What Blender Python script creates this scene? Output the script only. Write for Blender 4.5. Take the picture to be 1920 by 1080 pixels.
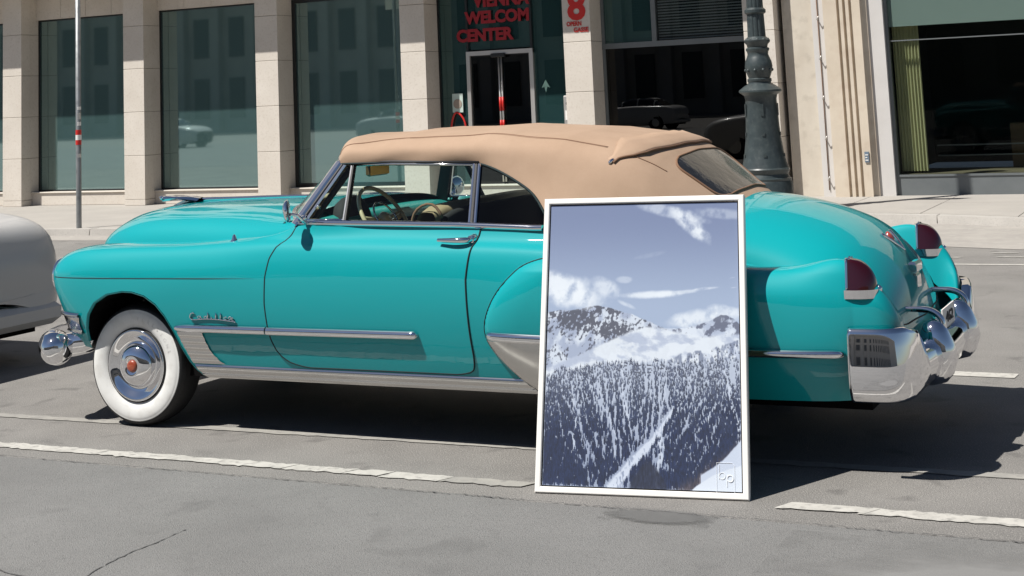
import bpy, bmesh, math, random
import numpy as np
from mathutils import Vector, Matrix
random.seed(7); rng = np.random.default_rng(7)
scene = bpy.context.scene
for o in list(bpy.data.objects): bpy.data.objects.remove(o)
COL = scene.collection
R = math.radians

# ------------------------------------------------------------------ camera
def cam_axes(yaw, pitch, roll):
    f = np.array([-math.sin(yaw)*math.cos(pitch), math.cos(yaw)*math.cos(pitch), math.sin(pitch)])
    r = np.cross(f, [0, 0, 1.]); r /= np.linalg.norm(r); u = np.cross(r, f)
    return (math.cos(roll)*r+math.sin(roll)*u, -math.sin(roll)*r+math.cos(roll)*u, f)
CR, CU, CF = cam_axes(.4472, .1321, -.0446)
cd = bpy.data.cameras.new('camera'); co = bpy.data.objects.new('camera', cd); COL.objects.link(co)
cd.sensor_width = 36; cd.sensor_fit = 'HORIZONTAL'; cd.lens = 2765/1920*36
cd.shift_y = -725/1920; cd.clip_end = 1500; cd.clip_start = .05
m = Matrix(((CR[0], CU[0], -CF[0], 4.44), (CR[1], CU[1], -CF[1], -8.02), (CR[2], CU[2], -CF[2], 1.84), (0, 0, 0, 1)))
co.matrix_world = m
scene.camera = co

# ------------------------------------------------------------------ sky, sun, exposure
LIGHT = Vector((.42, .50, -1.0)).normalized()          # direction the sunlight travels
el = math.asin(-LIGHT.z)
w = bpy.data.worlds.new('World'); scene.world = w; w.use_nodes = True
nt = w.node_tree; bg = nt.nodes['Background']
sky = nt.nodes.new('ShaderNodeTexSky'); sky.sky_type = 'NISHITA'; sky.sun_disc = False
sky.sun_elevation = el; sky.sun_rotation = math.atan2(-LIGHT.x, -LIGHT.y)
sky.air_density = .75; sky.dust_density = .3; sky.ozone_density = 1.0
nt.links.new(sky.outputs[0], bg.inputs[0]); bg.inputs[1].default_value = .05
sd = bpy.data.lights.new('sun', 'SUN'); sd.energy = 5.0; sd.angle = R(.53); sd.color = (1, .965, .91)
so = bpy.data.objects.new('sun', sd); COL.objects.link(so)
so.rotation_euler = LIGHT.to_track_quat('-Z', 'Y').to_euler(); so.location = (-6, -8, 20)
vs = scene.view_settings; vs.view_transform = 'Standard'; vs.look = 'None'; vs.gamma = 1; vs.exposure = 0.36
scene.render.engine = 'CYCLES'
scene.cycles.max_bounces = 10; scene.cycles.transparent_max_bounces = 24
scene.cycles.caustics_reflective = False; scene.cycles.caustics_refractive = False

# ------------------------------------------------------------------ materials
MATS = {}
def principled(name, col=(.5, .5, .5), rough=.5, metal=0., coat=0., coat_r=.03, spec=.5):
    m = bpy.data.materials.new(name); m.use_nodes = True
    b = m.node_tree.nodes['Principled BSDF']
    b.inputs['Base Color'].default_value = (*col, 1); b.inputs['Roughness'].default_value = rough
    b.inputs['Metallic'].default_value = metal; b.inputs['Coat Weight'].default_value = coat
    b.inputs['Coat Roughness'].default_value = coat_r; b.inputs['Specular IOR Level'].default_value = spec
    MATS[name] = m; return m
def noisy(name, c1, c2, scale=4., rough=.7, detail=8., bump=0., bscale=60., c3=None, s3=40., f3=.35, dist=.002, metal=0., coat=0., rvar=0., c4=None, s4=6., f4=.6):
    """procedural: large blotches c1..c2, fine speckle c3, fine bump"""
    m = principled(name, c1, rough, metal, coat); nt = m.node_tree; N = nt.nodes; L = nt.links; b = N['Principled BSDF']
    tc = N.new('ShaderNodeNewGeometry')
    n1 = N.new('ShaderNodeTexNoise'); n1.inputs['Scale'].default_value = scale; n1.inputs['Detail'].default_value = detail; n1.inputs['Roughness'].default_value = .62
    L.new(tc.outputs['Position'], n1.inputs['Vector'])
    r1 = N.new('ShaderNodeMapRange'); r1.inputs[1].default_value = .3; r1.inputs[2].default_value = .7; L.new(n1.outputs[0], r1.inputs[0])
    mx = N.new('ShaderNodeMix'); mx.data_type = 'RGBA'; mx.inputs[6].default_value = (*c1, 1); mx.inputs[7].default_value = (*c2, 1)
    L.new(r1.outputs[0], mx.inputs[0]); out = mx.outputs[2]
    if c3:
        n2 = N.new('ShaderNodeTexNoise'); n2.inputs['Scale'].default_value = s3; n2.inputs['Detail'].default_value = 6; L.new(tc.outputs['Position'], n2.inputs['Vector'])
        r2 = N.new('ShaderNodeMapRange'); r2.inputs[1].default_value = .52; r2.inputs[2].default_value = .7; r2.inputs[4].default_value = f3; L.new(n2.outputs[0], r2.inputs[0])
        m2 = N.new('ShaderNodeMix'); m2.data_type = 'RGBA'; m2.inputs[7].default_value = (*c3, 1); L.new(r2.outputs[0], m2.inputs[0]); L.new(out, m2.inputs[6]); out = m2.outputs[2]
    if c4:
        n4 = N.new('ShaderNodeTexNoise'); n4.inputs['Scale'].default_value = s4; n4.inputs['Detail'].default_value = 7; n4.inputs['Distortion'].default_value = .6; L.new(tc.outputs['Position'], n4.inputs['Vector'])
        r4 = N.new('ShaderNodeMapRange'); r4.inputs[1].default_value = .60; r4.inputs[2].default_value = .72; r4.inputs[4].default_value = f4; L.new(n4.outputs[0], r4.inputs[0])
        m4 = N.new('ShaderNodeMix'); m4.data_type = 'RGBA'; m4.inputs[7].default_value = (*c4, 1); L.new(r4.outputs[0], m4.inputs[0]); L.new(out, m4.inputs[6]); out = m4.outputs[2]
    L.new(out, b.inputs['Base Color'])
    if rvar:
        rr = N.new('ShaderNodeMapRange'); rr.inputs[3].default_value = rough-rvar; rr.inputs[4].default_value = rough+rvar; L.new(n1.outputs[0], rr.inputs[0]); L.new(rr.outputs[0], b.inputs['Roughness'])
    if bump:
        n3 = N.new('ShaderNodeTexNoise'); n3.inputs['Scale'].default_value = bscale; n3.inputs['Detail'].default_value = 5; L.new(tc.outputs['Position'], n3.inputs['Vector'])
        bp = N.new('ShaderNodeBump'); bp.inputs['Strength'].default_value = bump; bp.inputs['Distance'].default_value = dist
        L.new(n3.outputs[0], bp.inputs['Height']); L.new(bp.outputs[0], b.inputs['Normal'])
    return m
def glass(name, tint=(.9, .95, .95), refl=1.0, base=.04, rough=0.0, film=None, fw=.5, gcol=(1, 1, 1)):
    m = bpy.data.materials.new(name); m.use_nodes = True; nt = m.node_tree; N = nt.nodes; L = nt.links; N.clear()
    o = N.new('ShaderNodeOutputMaterial'); mx = N.new('ShaderNodeMixShader'); t = N.new('ShaderNodeBsdfTransparent'); g = N.new('ShaderNodeBsdfGlossy')
    t.inputs[0].default_value = (*tint, 1); g.inputs['Roughness'].default_value = rough; g.inputs[0].default_value = (*gcol, 1)
    lw = N.new('ShaderNodeLayerWeight'); lw.inputs[0].default_value = .5
    p = N.new('ShaderNodeMath'); p.operation = 'POWER'; p.inputs[1].default_value = 5; L.new(lw.outputs['Facing'], p.inputs[0])
    q = N.new('ShaderNodeMapRange'); q.inputs[3].default_value = base; q.inputs[4].default_value = refl; L.new(p.outputs[0], q.inputs[0])
    src = t.outputs[0]
    if film:      # translucent coloured film behind the pane
        df_ = N.new('ShaderNodeBsdfDiffuse'); df_.inputs[0].default_value = (*film, 1); m2 = N.new('ShaderNodeMixShader'); m2.inputs[0].default_value = fw
        L.new(t.outputs[0], m2.inputs[1]); L.new(df_.outputs[0], m2.inputs[2]); src = m2.outputs[0]
    L.new(q.outputs[0], mx.inputs[0]); L.new(src, mx.inputs[1]); L.new(g.outputs[0], mx.inputs[2]); L.new(mx.outputs[0], o.inputs[0])
    MATS[name] = m; return m
paint = principled('turquoise_paint', (.0, .315, .34), .55, 0, 1.0, .015, spec=.15)
_n = paint.node_tree; _t = _n.nodes.new('ShaderNodeTexNoise'); _g = _n.nodes.new('ShaderNodeNewGeometry'); _b = _n.nodes.new('ShaderNodeBump')
_t.inputs['Scale'].default_value = 5; _t.inputs['Detail'].default_value = 2; _b.inputs['Strength'].default_value = .35; _b.inputs['Distance'].default_value = .004
_n.links.new(_g.outputs['Position'], _t.inputs['Vector']); _n.links.new(_t.outputs[0], _b.inputs['Height']); _n.links.new(_b.outputs[0], _n.nodes['Principled BSDF'].inputs['Coat Normal'])
chrome = principled('chrome', (.82, .82, .84), .035, 1.0)
chrome_d = principled('brushed_chrome', (.62, .61, .60), .16, 1.0)
black = principled('black_rubber', (.012, .012, .013), .6)
seam_m = principled('seam_black', (.006, .02, .022), .8)
well = principled('wheel_well_black', (.004, .004, .004), .95, spec=.1)
white_w = noisy('whitewall', (.78, .78, .755), (.68, .675, .65), 7, .42, bump=.05, bscale=120, c3=(.55, .53, .49), s3=14, f3=.35)
fabric = noisy('tan_canvas', (.425, .295, .205), (.36, .245, .165), 3.5, .88, bump=.5, bscale=700, dist=.001, c3=(.33, .205, .13), s3=260, f3=.35)
fabric2 = principled('tan_binding', (.40, .235, .14), .9)
seam_t = principled('brown_seam', (.20, .11, .065), .9)
carglass = glass('car_glass', (.88, .95, .93), .9, .022)
backlight = noisy('clear_plastic_backlight', (.016, .016, .016), (.03, .03, .029), 9, .10, bump=.5, bscale=12, dist=.012, coat=.3)
rearglass = principled('dark_rear_glass', (.02, .021, .021), .04, coat=1)
red_l = principled('red_lens', (.03, .001, .003), .08, coat=1)
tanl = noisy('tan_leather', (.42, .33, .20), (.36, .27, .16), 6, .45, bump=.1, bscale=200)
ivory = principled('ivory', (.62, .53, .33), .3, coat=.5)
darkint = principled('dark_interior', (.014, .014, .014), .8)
stone = noisy('limestone', (.66, .61, .545), (.575, .525, .46), 1.3, .75, bump=.15, bscale=90, c3=(.46, .40, .33), s3=26, f3=.4)
joint = principled('stone_joint', (.22, .18, .145), .9)
stucco = noisy('stucco', (.62, .565, .48), (.52, .46, .38), 1.9, .9, bump=.5, bscale=45, c3=(.42, .375, .31), s3=5, f3=.6)
stucco_g = noisy('grey_stucco', (.62, .60, .58), (.56, .54, .52), 2, .9, bump=.3, bscale=45)
grey_metal = noisy('grey_window_metal', (.17, .185, .19), (.14, .155, .16), 3, .45, metal=.2)
dark_metal = principled('dark_frame', (.012, .014, .015), .4)
alu = principled('aluminium', (.60, .58, .55), .35, .7)
red_p = principled('red_paint', (.55, .02, .015), .45)
red_txt = principled('red_lettering', (.30, .006, .013), .5)
white_p = principled('white_paint', (.78, .77, .74), .5)
shopglass = glass('shop_glass', (.28, .46, .45), 1.0, .36, rough=.022, film=(.075, .14, .138), fw=.75, gcol=(.68, .88, .87))
entglass = glass('entrance_glass', (.22, .40, .39), 1.0, .16, film=(.03, .08, .08), fw=.5, gcol=(.62, .88, .88))
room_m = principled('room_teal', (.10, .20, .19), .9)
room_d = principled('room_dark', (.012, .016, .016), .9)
curtain_m = principled('frosted_film', (.20, .33, .31), .8)
lamp_m = noisy('cast_iron_green', (.026, .036, .039), (.045, .06, .062), 7, .42, bump=.25, bscale=70, c3=(.08, .095, .095), s3=18, f3=.4, rvar=.1)
frame_m = principled('white_lacquer', (.80, .78, .74), .38)
# asphalt and paving
asph_old = noisy('old_asphalt', (.25, .238, .222), (.168, .16, .15), 1.1, .9, bump=1., bscale=150, c3=(.38, .36, .33), s3=120, f3=.85, dist=.008, c4=(.10, .095, .09), s4=3.2, f4=.55)
asph_lane = noisy('lane_asphalt', (.228, .223, .214), (.168, .165, .158), .8, .85, bump=1., bscale=190, c3=(.12, .118, .114), s3=130, f3=.75, dist=.006, c4=(.13, .127, .122), s4=2.6, f4=.6)
gutter_m = noisy('gutter_asphalt', (.38, .355, .32), (.29, .27, .25), 1.7, .9, bump=.4, bscale=110, c3=(.42, .40, .36), s3=9, f3=.5)
pave_m = noisy('pavement', (.40, .375, .34), (.34, .318, .29), 1.0, .88, bump=.4, bscale=100, c3=(.28, .26, .235), s3=30, f3=.25)
kerb_m = noisy('kerb_granite', (.46, .435, .40), (.37, .35, .32), 2.5, .85, bump=.4, bscale=80, c3=(.25, .24, .22), s3=50, f3=.4)
line_m = noisy('worn_white_paint', (.54, .52, .475), (.40, .385, .35), 8, .75, bump=.7, bscale=70, c3=(.27, .26, .24), s3=24, f3=.9)
line_old = noisy('faded_line', (.36, .345, .31), (.27, .26, .24), 6, .85, bump=.6, bscale=90, c3=(.21, .2, .19), s3=20, f3=.7)
tar_m = principled('tar', (.085, .082, .08), .8)
stain_m = noisy('damp_stain', (.125, .123, .118), (.15, .148, .142), 5, .8, bump=.6, bscale=150)
def soft_edge(m):
    nt = m.node_tree; N = nt.nodes; L = nt.links; out = N['Material Output']; b = N['Principled BSDF']
    tc = N.new('ShaderNodeTexCoord'); mp = N.new('ShaderNodeMapping'); mp.inputs['Location'].default_value = (-1, -1, 0); mp.inputs['Scale'].default_value = (2, 2, 0)
    gr = N.new('ShaderNodeTexGradient'); gr.gradient_type = 'SPHERICAL'; nz = N.new('ShaderNodeTexNoise'); nz.inputs['Scale'].default_value = 9; nz.inputs['Detail'].default_value = 6
    ad = N.new('ShaderNodeMath'); ad.operation = 'MULTIPLY_ADD'; ad.inputs[1].default_value = .5; rg = N.new('ShaderNodeMapRange'); rg.inputs[1].default_value = .22; rg.inputs[2].default_value = .62; rg.inputs[4].default_value = .85
    tr = N.new('ShaderNodeBsdfTransparent'); mx = N.new('ShaderNodeMixShader')
    L.new(tc.outputs['Generated'], mp.inputs[0]); L.new(mp.outputs[0], gr.inputs[0]); L.new(tc.outputs['Generated'], nz.inputs[0]); L.new(nz.outputs[0], ad.inputs[0]); L.new(gr.outputs[1], ad.inputs[2]); L.new(ad.outputs[0], rg.inputs[0])
    L.new(rg.outputs[0], mx.inputs[0]); L.new(tr.outputs[0], mx.inputs[1]); L.new(b.outputs[0], mx.inputs[2]); L.new(mx.outputs[0], out.inputs[0])
soft_edge(stain_m)
patch_m = noisy('asphalt_patch', (.25, .245, .236), (.225, .221, .213), 2, .85, bump=.4, bscale=150); soft_edge(patch_m)

# ------------------------------------------------------------------ object helpers
ORG = {}
def reg(o, org): ORG[o] = np.array(org, float)
def thing(name, label, cat, loc=(0, 0, 0), group=None):
    o = bpy.data.objects.new(name, None); COL.objects.link(o); o.location = loc; o.empty_display_size = .2
    o['label'] = label; o['category'] = cat
    if group: o['group'] = group
    reg(o, loc); return o
def tag(o, label=None, cat=None, group=None, kind=None):
    if label: o['label'] = label
    if cat: o['category'] = cat
    if group: o['group'] = group
    if kind: o['kind'] = kind
    return o
def add(name, V, F, mat, parent=None, smooth=False, loc=None, auto=None):
    """one mesh object; V in world coordinates"""
    V = np.asarray(V, float).reshape(-1, 3)
    org = ORG[parent] if parent is not None else np.array(loc if loc is not None else (0, 0, 0), float)
    me = bpy.data.meshes.new(name); me.from_pydata((V-org).tolist(), [], [tuple(int(i) for i in f) for f in F])
    me.materials.append(mat)
    if smooth: me.shade_smooth()
    if auto is not None: me.set_sharp_from_angle(angle=R(auto))
    me.update()
    o = bpy.data.objects.new(name, me); COL.objects.link(o)
    if parent is not None: o.parent = parent
    else: o.location = org
    reg(o, org); return o
def merge(*parts):
    V = []; F = []; n = 0
    for v, f in parts:
        v = np.asarray(v, float).reshape(-1, 3); V.append(v); F += [tuple(i+n for i in q) for q in f]; n += len(v)
    return np.vstack(V), F
def mir(vf):
    v, f = vf; v = np.array(v, float).reshape(-1, 3).copy(); v[:, 1] *= -1
    return v, [tuple(reversed(q)) for q in f]
def box(x0, x1, y0, y1, z0, z1, bev=0.):
    if bev <= 0:
        V = [(x0, y0, z0), (x1, y0, z0), (x1, y1, z0), (x0, y1, z0), (x0, y0, z1), (x1, y0, z1), (x1, y1, z1), (x0, y1, z1)]
        return np.array(V, float), [(0, 3, 2, 1), (4, 5, 6, 7), (0, 1, 5, 4), (1, 2, 6, 5), (2, 3, 7, 6), (3, 0, 4, 7)]
    b = bev; V = []; F = []
    for zz, ins in ((z0, b), (z0+b, 0), (z1-b, 0), (z1, b)):
        V += [(x0+ins, y0+ins, zz), (x1-ins, y0+ins, zz), (x1-ins, y1-ins, zz), (x0+ins, y1-ins, zz)]
    F.append((0, 3, 2, 1)); F.append((12, 13, 14, 15))
    for k in range(3):
        for i in range(4): F.append((k*4+i, k*4+(i+1) % 4, k*4+4+(i+1) % 4, k*4+4+i))
    return np.array(V, float), F
def grid(P):
    """P: (a,b,3) -> quads"""
    a, b = P.shape[:2]; idx = np.arange(a*b).reshape(a, b)
    F = np.stack([idx[:-1, :-1], idx[1:, :-1], idx[1:, 1:], idx[:-1, 1:]], -1).reshape(-1, 4)
    return P.reshape(-1, 3), [tuple(q) for q in F.tolist()]
def cspline(t, P, tq):
    """natural cubic spline"""
    t = np.asarray(t, float); P = np.asarray(P, float); n = len(t); h = np.diff(t)
    A = np.zeros((n, n)); B = np.zeros((n,)+P.shape[1:]); A[0, 0] = A[-1, -1] = 1
    for i in range(1, n-1):
        A[i, i-1] = h[i-1]; A[i, i] = 2*(h[i-1]+h[i]); A[i, i+1] = h[i]
        B[i] = 6*((P[i+1]-P[i])/h[i]-(P[i]-P[i-1])/h[i-1])
    M = np.linalg.solve(A, B.reshape(n, -1)).reshape(B.shape)
    tq = np.asarray(tq, float); k = np.clip(np.searchsorted(t, tq, side='right')-1, 0, n-2)
    sh = (len(tq),)+(1,)*(P.ndim-1); hk = h[k].reshape(sh); a = (t[k+1]-tq).reshape(sh); b = (tq-t[k]).reshape(sh)
    return M[k]*a**3/(6*hk)+M[k+1]*b**3/(6*hk)+(P[k]/hk-M[k]*hk/6)*a+(P[k+1]/hk-M[k+1]*hk/6)*b
def chord(N):
    d = np.linalg.norm(np.diff(N, axis=0), axis=-1).mean(1) if N.ndim == 3 else np.linalg.norm(np.diff(N, axis=0), axis=-1)
    return np.concatenate([[0], np.cumsum(np.maximum(d, 1e-6))])
def netsurf(N, nu, nv):
    N = np.asarray(N, float); t = chord(N); s = chord(N.transpose(1, 0, 2))
    Q = cspline(t, N, np.linspace(0, t[-1], nu)); Q = cspline(s, Q.transpose(1, 0, 2), np.linspace(0, s[-1], nv))
    return Q.transpose(1, 0, 2)
def curve(pts, n):
    P = np.asarray(pts, float); t = chord(P); return cspline(t, P, np.linspace(0, t[-1], n))
def tube(path, r, seg=8, cap=True, closed=False):
    P = np.asarray(path, float); n = len(P); r = np.broadcast_to(np.asarray(r, float), (n,))
    T = np.gradient(P, axis=0); 
    if closed: T = np.roll(P, -1, 0)-np.roll(P, 1, 0)
    T /= np.linalg.norm(T, axis=1)[:, None]+1e-12
    up = np.array([0, 0, 1.]) if abs(T[0, 2]) < .9 else np.array([1., 0, 0])
    V = []; u = np.cross(T[0], up); u /= np.linalg.norm(u)
    for i in range(n):
        u = u-T[i]*(u@T[i]); u /= np.linalg.norm(u)+1e-12; v = np.cross(T[i], u)
        for k in range(seg):
            a = 2*math.pi*k/seg; V.append(P[i]+r[i]*(math.cos(a)*u+math.sin(a)*v))
    F = []
    for i in range(n if closed else n-1):
        for k in range(seg): F.append((i*seg+k, i*seg+(k+1) % seg, ((i+1) % n)*seg+(k+1) % seg, ((i+1) % n)*seg+k))
    if cap and not closed: F.append(tuple(range(seg))[::-1]); F.append(tuple(range((n-1)*seg, n*seg)))
    return np.array(V), F
def sweep(P, Nn, U, prof, sc=None, closed=True, cap=True):
    """profile (a along U, b along N) swept on P"""
    P = np.asarray(P, float); n = len(P); m_ = len(prof); V = []
    for i in range(n):
        s = 1 if sc is None else sc[i]
        for a, b in prof: V.append(P[i]+U[i]*a*s+Nn[i]*b*s)
    F = []; e = m_ if closed else m_-1
    for i in range(n-1):
        for k in range(e): F.append((i*m_+k, i*m_+(k+1) % m_, (i+1)*m_+(k+1) % m_, (i+1)*m_+k))
    if cap and closed: F.append(tuple(range(m_))[::-1]); F.append(tuple(range((n-1)*m_, n*m_)))
    return np.array(V), F
def lathe(prof, c, axis, seg=48, flute=None):
    """prof: (r, h) along axis"""
    ax = np.array(axis, float); ax /= np.linalg.norm(ax); ref = np.array([0, 0, 1.]) if abs(ax[2]) < .9 else np.array([1., 0, 0])
    u = np.cross(ref, ax); u /= np.linalg.norm(u); v = np.cross(ax, u); c = np.array(c, float); V = []; F = []
    for r, h in prof:
        for k in range(seg):
            a = 2*math.pi*k/seg; V.append(c+ax*h+r*(math.cos(a)*u+math.sin(a)*v))
    n = len(prof)
    for i in range(n-1):
        for k in range(seg): F.append((i*seg+k, i*seg+(k+1) % seg, (i+1)*seg+(k+1) % seg, (i+1)*seg+k))
    return np.array(V), F
def text_mesh(body, size, extrude=.002, bold=.0, sx=1.0):
    c = bpy.data.curves.new('txt', 'FONT'); c.body = body; c.size = size; c.extrude = extrude; c.offset = bold; c.align_x = 'LEFT'; c.resolution_u = 3
    o = bpy.data.objects.new('txt', c); COL.objects.link(o)
    bpy.context.view_layer.update()
    me = bpy.data.meshes.new_from_object(o.evaluated_get(bpy.context.evaluated_depsgraph_get()))
    V = np.array([v.co[:] for v in me.vertices]); F = [tuple(p.vertices) for p in me.polygons]
    bpy.data.objects.remove(o); bpy.data.curves.remove(c); bpy.data.meshes.remove(me)
    V[:, 0] *= sx; return V, F
def place_text(name, body, size, at, mat, parent, bold=0., sx=1., xdir=(1, 0, 0), ydir=(0, 0, 1), width=None, extrude=.003):
    V, F = text_mesh(body, size, extrude, bold, sx)
    if width: V[:, 0] *= width/(V[:, 0].max()-V[:, 0].min())
    V[:, 0] -= V[:, 0].min()
    xd = np.array(xdir, float); yd = np.array(ydir, float); zd = np.cross(xd, yd)
    return add(name, np.array(at)+V[:, :1]*xd+V[:, 1:2]*yd+V[:, 2:3]*zd, F, mat, parent)
def poly_prism(pts, z0, z1):
    n = len(pts); V = [(x, y, z0) for x, y in pts]+[(x, y, z1) for x, y in pts]
    F = [tuple(range(n))[::-1], tuple(range(n, 2*n))]+[(i, (i+1) % n, n+(i+1) % n, n+i) for i in range(n)]
    return np.array(V, float), F
def sheet(name, pts, z, mat, kind='structure', parent=None):
    o = add(name, [(x, y, z) for x, y in pts], [tuple(range(len(pts)))], mat, parent)
    if kind and parent is None: o['kind'] = kind
    return o

# ================================================================== ground, road, paving
def struct(o): o['kind'] = 'structure'; return o
G = 200.
struct(add('road', [(-G, -G, 0), (G, -G, 0), (G, G, 0), (-G, G, 0)], [(0, 1, 2, 3)], asph_old))
def wob(x0, x1, y, amp, n, seed, y1=None, fr=1.0):
    r = np.random.default_rng(seed); xs = np.linspace(x0, x1, n); ys = y+np.linspace(0, 1, n)*(0 if y1 is None else y1-y)
    return [(float(a), float(b+r.normal(0, amp))) for a, b in zip(xs, ys)]
# smoother lane in front of the tar seam
edge = wob(-14, 16, -1.665, .006, 220, 3)
struct(sheet('road_lane', [(-60, -30), (60, -30), (60, -1.665)]+edge[::-1]+[(-60, -1.665)], .004, asph_lane))
def ribbon(name, line, wd, z, mat, parent=None, seed=1, jag=.0):
    r = np.random.default_rng(seed); n = len(line); P = np.array(line); T = np.gradient(P, axis=0); T /= np.linalg.norm(T, axis=1)[:, None]
    N_ = np.stack([-T[:, 1], T[:, 0]], 1); w1 = wd*(.5+r.normal(0, jag, n)); w2 = wd*(.5+r.normal(0, jag, n))
    A = P+N_*w1[:, None]; B = P-N_*w2[:, None]
    V = np.vstack([np.c_[A, np.full(n, z)], np.c_[B, np.full(n, z)]])
    o = add(name, V, [(i, n+i, n+i+1, i+1) for i in range(n-1)], mat, parent)
    if parent is None: o['kind'] = 'structure'
    return o
ribbon('tar_seam', wob(-3.2, .75, -1.669, .003, 190, 4)+wob(.76, 4.2, -1.669, .005, 190, 9), .006, .009, tar_m, seed=5, jag=.35)
ribbon('old_line', wob(-4, 4.5, -.845, .003, 140, 6, -.62), .085, .0045, line_old, seed=2, jag=.05)
def dash(name, x0, x1, y, y1, wd, mat, seed, z=.005):
    n = max(6, int((x1-x0)/.035)); r = np.random.default_rng(seed)
    top = [(a, b+wd/2+r.normal(0, .0065)) for a, b in wob(x0+.05, x1, y, .0, n, seed, y1)]
    bot = [(a, b-wd/2+r.normal(0, .0065)) for a, b in wob(x0, x1-.05, y, .0, n, seed+1, y1)]
    pts = top+bot[::-1]; return struct(sheet(name, pts, z+.0007*(seed % 3), mat))
def yl(x): return -1.455+.035*(x+2.2)/3.2
for i, (a, b, mt) in enumerate(((-6, -3.3, line_m), (-2.6, -1.35, line_m), (-1.395, -.36, line_m), (-.40, -.11, line_m), (-.155, .065, line_m), (.02, .25, line_m), (.205, .46, line_m), (.42, .80, line_m), (.76, 1.25, line_old), (2.44, 2.88, line_m), (2.80, 4.6, line_m))):
    dash('lane_marking', a, b, yl(a), yl(b), .10, mt, 20+i)
struct(sheet('road_marking', [(2.0, 1.70), (3.05, 1.68), (3.06, 1.82), (2.0, 1.84)], .004, line_m))
struct(sheet('road_marking', [(1.2, 7.34), (9, 7.28), (9, 7.36), (1.2, 7.42)], .004, line_m))
for i, (a, b, y) in enumerate(((1.3, 1.75, 7.95), (2.05, 2.6, 8.0), (1.95, 2.25, 8.35))): dash('road_marking', a, b, y, y, .05, line_m, 60+i)
# cracks, stain and patch in the near lane
def crackline(p, q, n, amp, seed):
    r = np.random.default_rng(seed); t = np.linspace(0, 1, n)[:, None]; P = np.array(p)*(1-t)+np.array(q)*t
    return [tuple(v) for v in (P+np.cumsum(r.normal(0, amp, P.shape), 0)*np.sin(np.pi*t))]
ribbon('road_crack', crackline((.065, -2.53), (.115, -3.30), 34, .004, 8), .006, .0065, tar_m, seed=3, jag=.3)
ribbon('road_crack', crackline((-.55, -3.19), (-.10, -3.28), 22, .003, 11), .007, .0065, tar_m, seed=6, jag=.3)
def blob(cx, cy, rx, ry, n, seed, a=.12):
    r = np.random.default_rng(seed); ph = r.uniform(0, 6.28, 5)
    return [(cx+rx*math.cos(t)*(1+a*sum(math.sin((k+2)*t+ph[k])/(k+1) for k in range(5))), cy+ry*math.sin(t)*(1+a*sum(math.sin((k+2)*t+ph[k])/(k+1) for k in range(5)))) for t in np.linspace(0, 2*math.pi, n, endpoint=False)]
struct(sheet('damp_stain', [(1.74, -1.86), (2.26, -1.86), (2.26, -1.62), (1.74, -1.62)], .0085, stain_m))
struct(sheet('asphalt_patch', [(2.6, -3.3), (4.8, -3.3), (4.8, -1.75), (2.6, -1.75)], .0085, patch_m))
# kerb line (street side edge), pavement
PZ = .10
K = [(-60, 9.6), (-13, 10.02), (-10, 10.28), (-3, 11.35), (-.9, 11.93), (.3, 11.82), (1.4, 11.42), (2.2, 11.02), (6, 10.0), (60, 9.0)]
def kerb_y(x): return float(np.interp(x, [p[0] for p in K], [p[1] for p in K]))
pav = struct(add('pavement', *poly_prism([(x, y+.02) for x, y in K]+[(60, 26), (-60, 26)], 0, PZ-.003), pave_m))
struct(sheet('gutter', [(-30, 9.3)]+[(-10, 9.4), (-.9, 9.35), (.6, 9.2), (2.2, 8.7), (8, 8.2)]+[(8, kerb_y(8)+.05)]+[(x, y+.01) for x, y in K[-2:0:-1]]+[(-30, kerb_y(-30))], .004, gutter_m))
xs = [-21+1.15*i for i in range(26)]
for i, (a, b) in enumerate(zip(xs[:-1], xs[1:])):
    ya, yb = kerb_y(a), kerb_y(b-.012); o = random.uniform(-.003, .003)
    pts = [(a, ya), (b-.014, yb), (b-.014, yb+.24), (a, ya+.24)]
    V, F = poly_prism(pts, .0, PZ+.002+o); V[[4, 5], 1] += .02; V[4:, 2] += 0
    add('kerb_stone', V, F, kerb_m, pav)
sx = [-2.0+1.29*i for i in range(7)]
for i in range(len(sx)-1):
    a, b = sx[i], sx[i+1]-.012
    for y0, y1 in ((None, 13.62), (13.632, 15.04)):
        ya = kerb_y(a)+.255 if y0 is None else y0; yb = kerb_y(b)+.255 if y0 is None else y0
        add('paving_slab', *poly_prism([(a, ya), (b, yb), (b, y1-.006), (a, y1-.006)], .05, PZ+.0035+random.uniform(-.0015, .0015)), pave_m, pav)

# ================================================================== building with stone columns
BF, BG = 14.8, 15.3
bld = thing('stone_office_building', 'beige stone building with square columns and tall dark shop windows behind the turquoise car', 'building', (-10, 15.3, PZ))
COLS = [-27.7, -24.55, -21.4, -18.25, -15.1, -11.96, -8.83, -5.66, -2.52]; CW = .5
courses = [PZ, .215, 1.05, 1.885, 2.72, 3.555, 4.39]
blockdata = {}
for ci, a in enumerate(COLS):
    core = add('column', *box(a+.012, a+CW-.012, BF+.012, 15.52, PZ, 4.53), joint, bld)
    for k in range(len(courses)-1):
        z0, z1 = courses[k], courses[k+1]-.007
        for (ya, yb, dx) in ((BF, BF+.262, 0.), (BF+.268, 15.52, -.004)):
            V, F = box(a-dx*0, a+CW+dx, ya, yb, z0, z1, .005); add('stone_block', V, F, stone, core)
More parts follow.
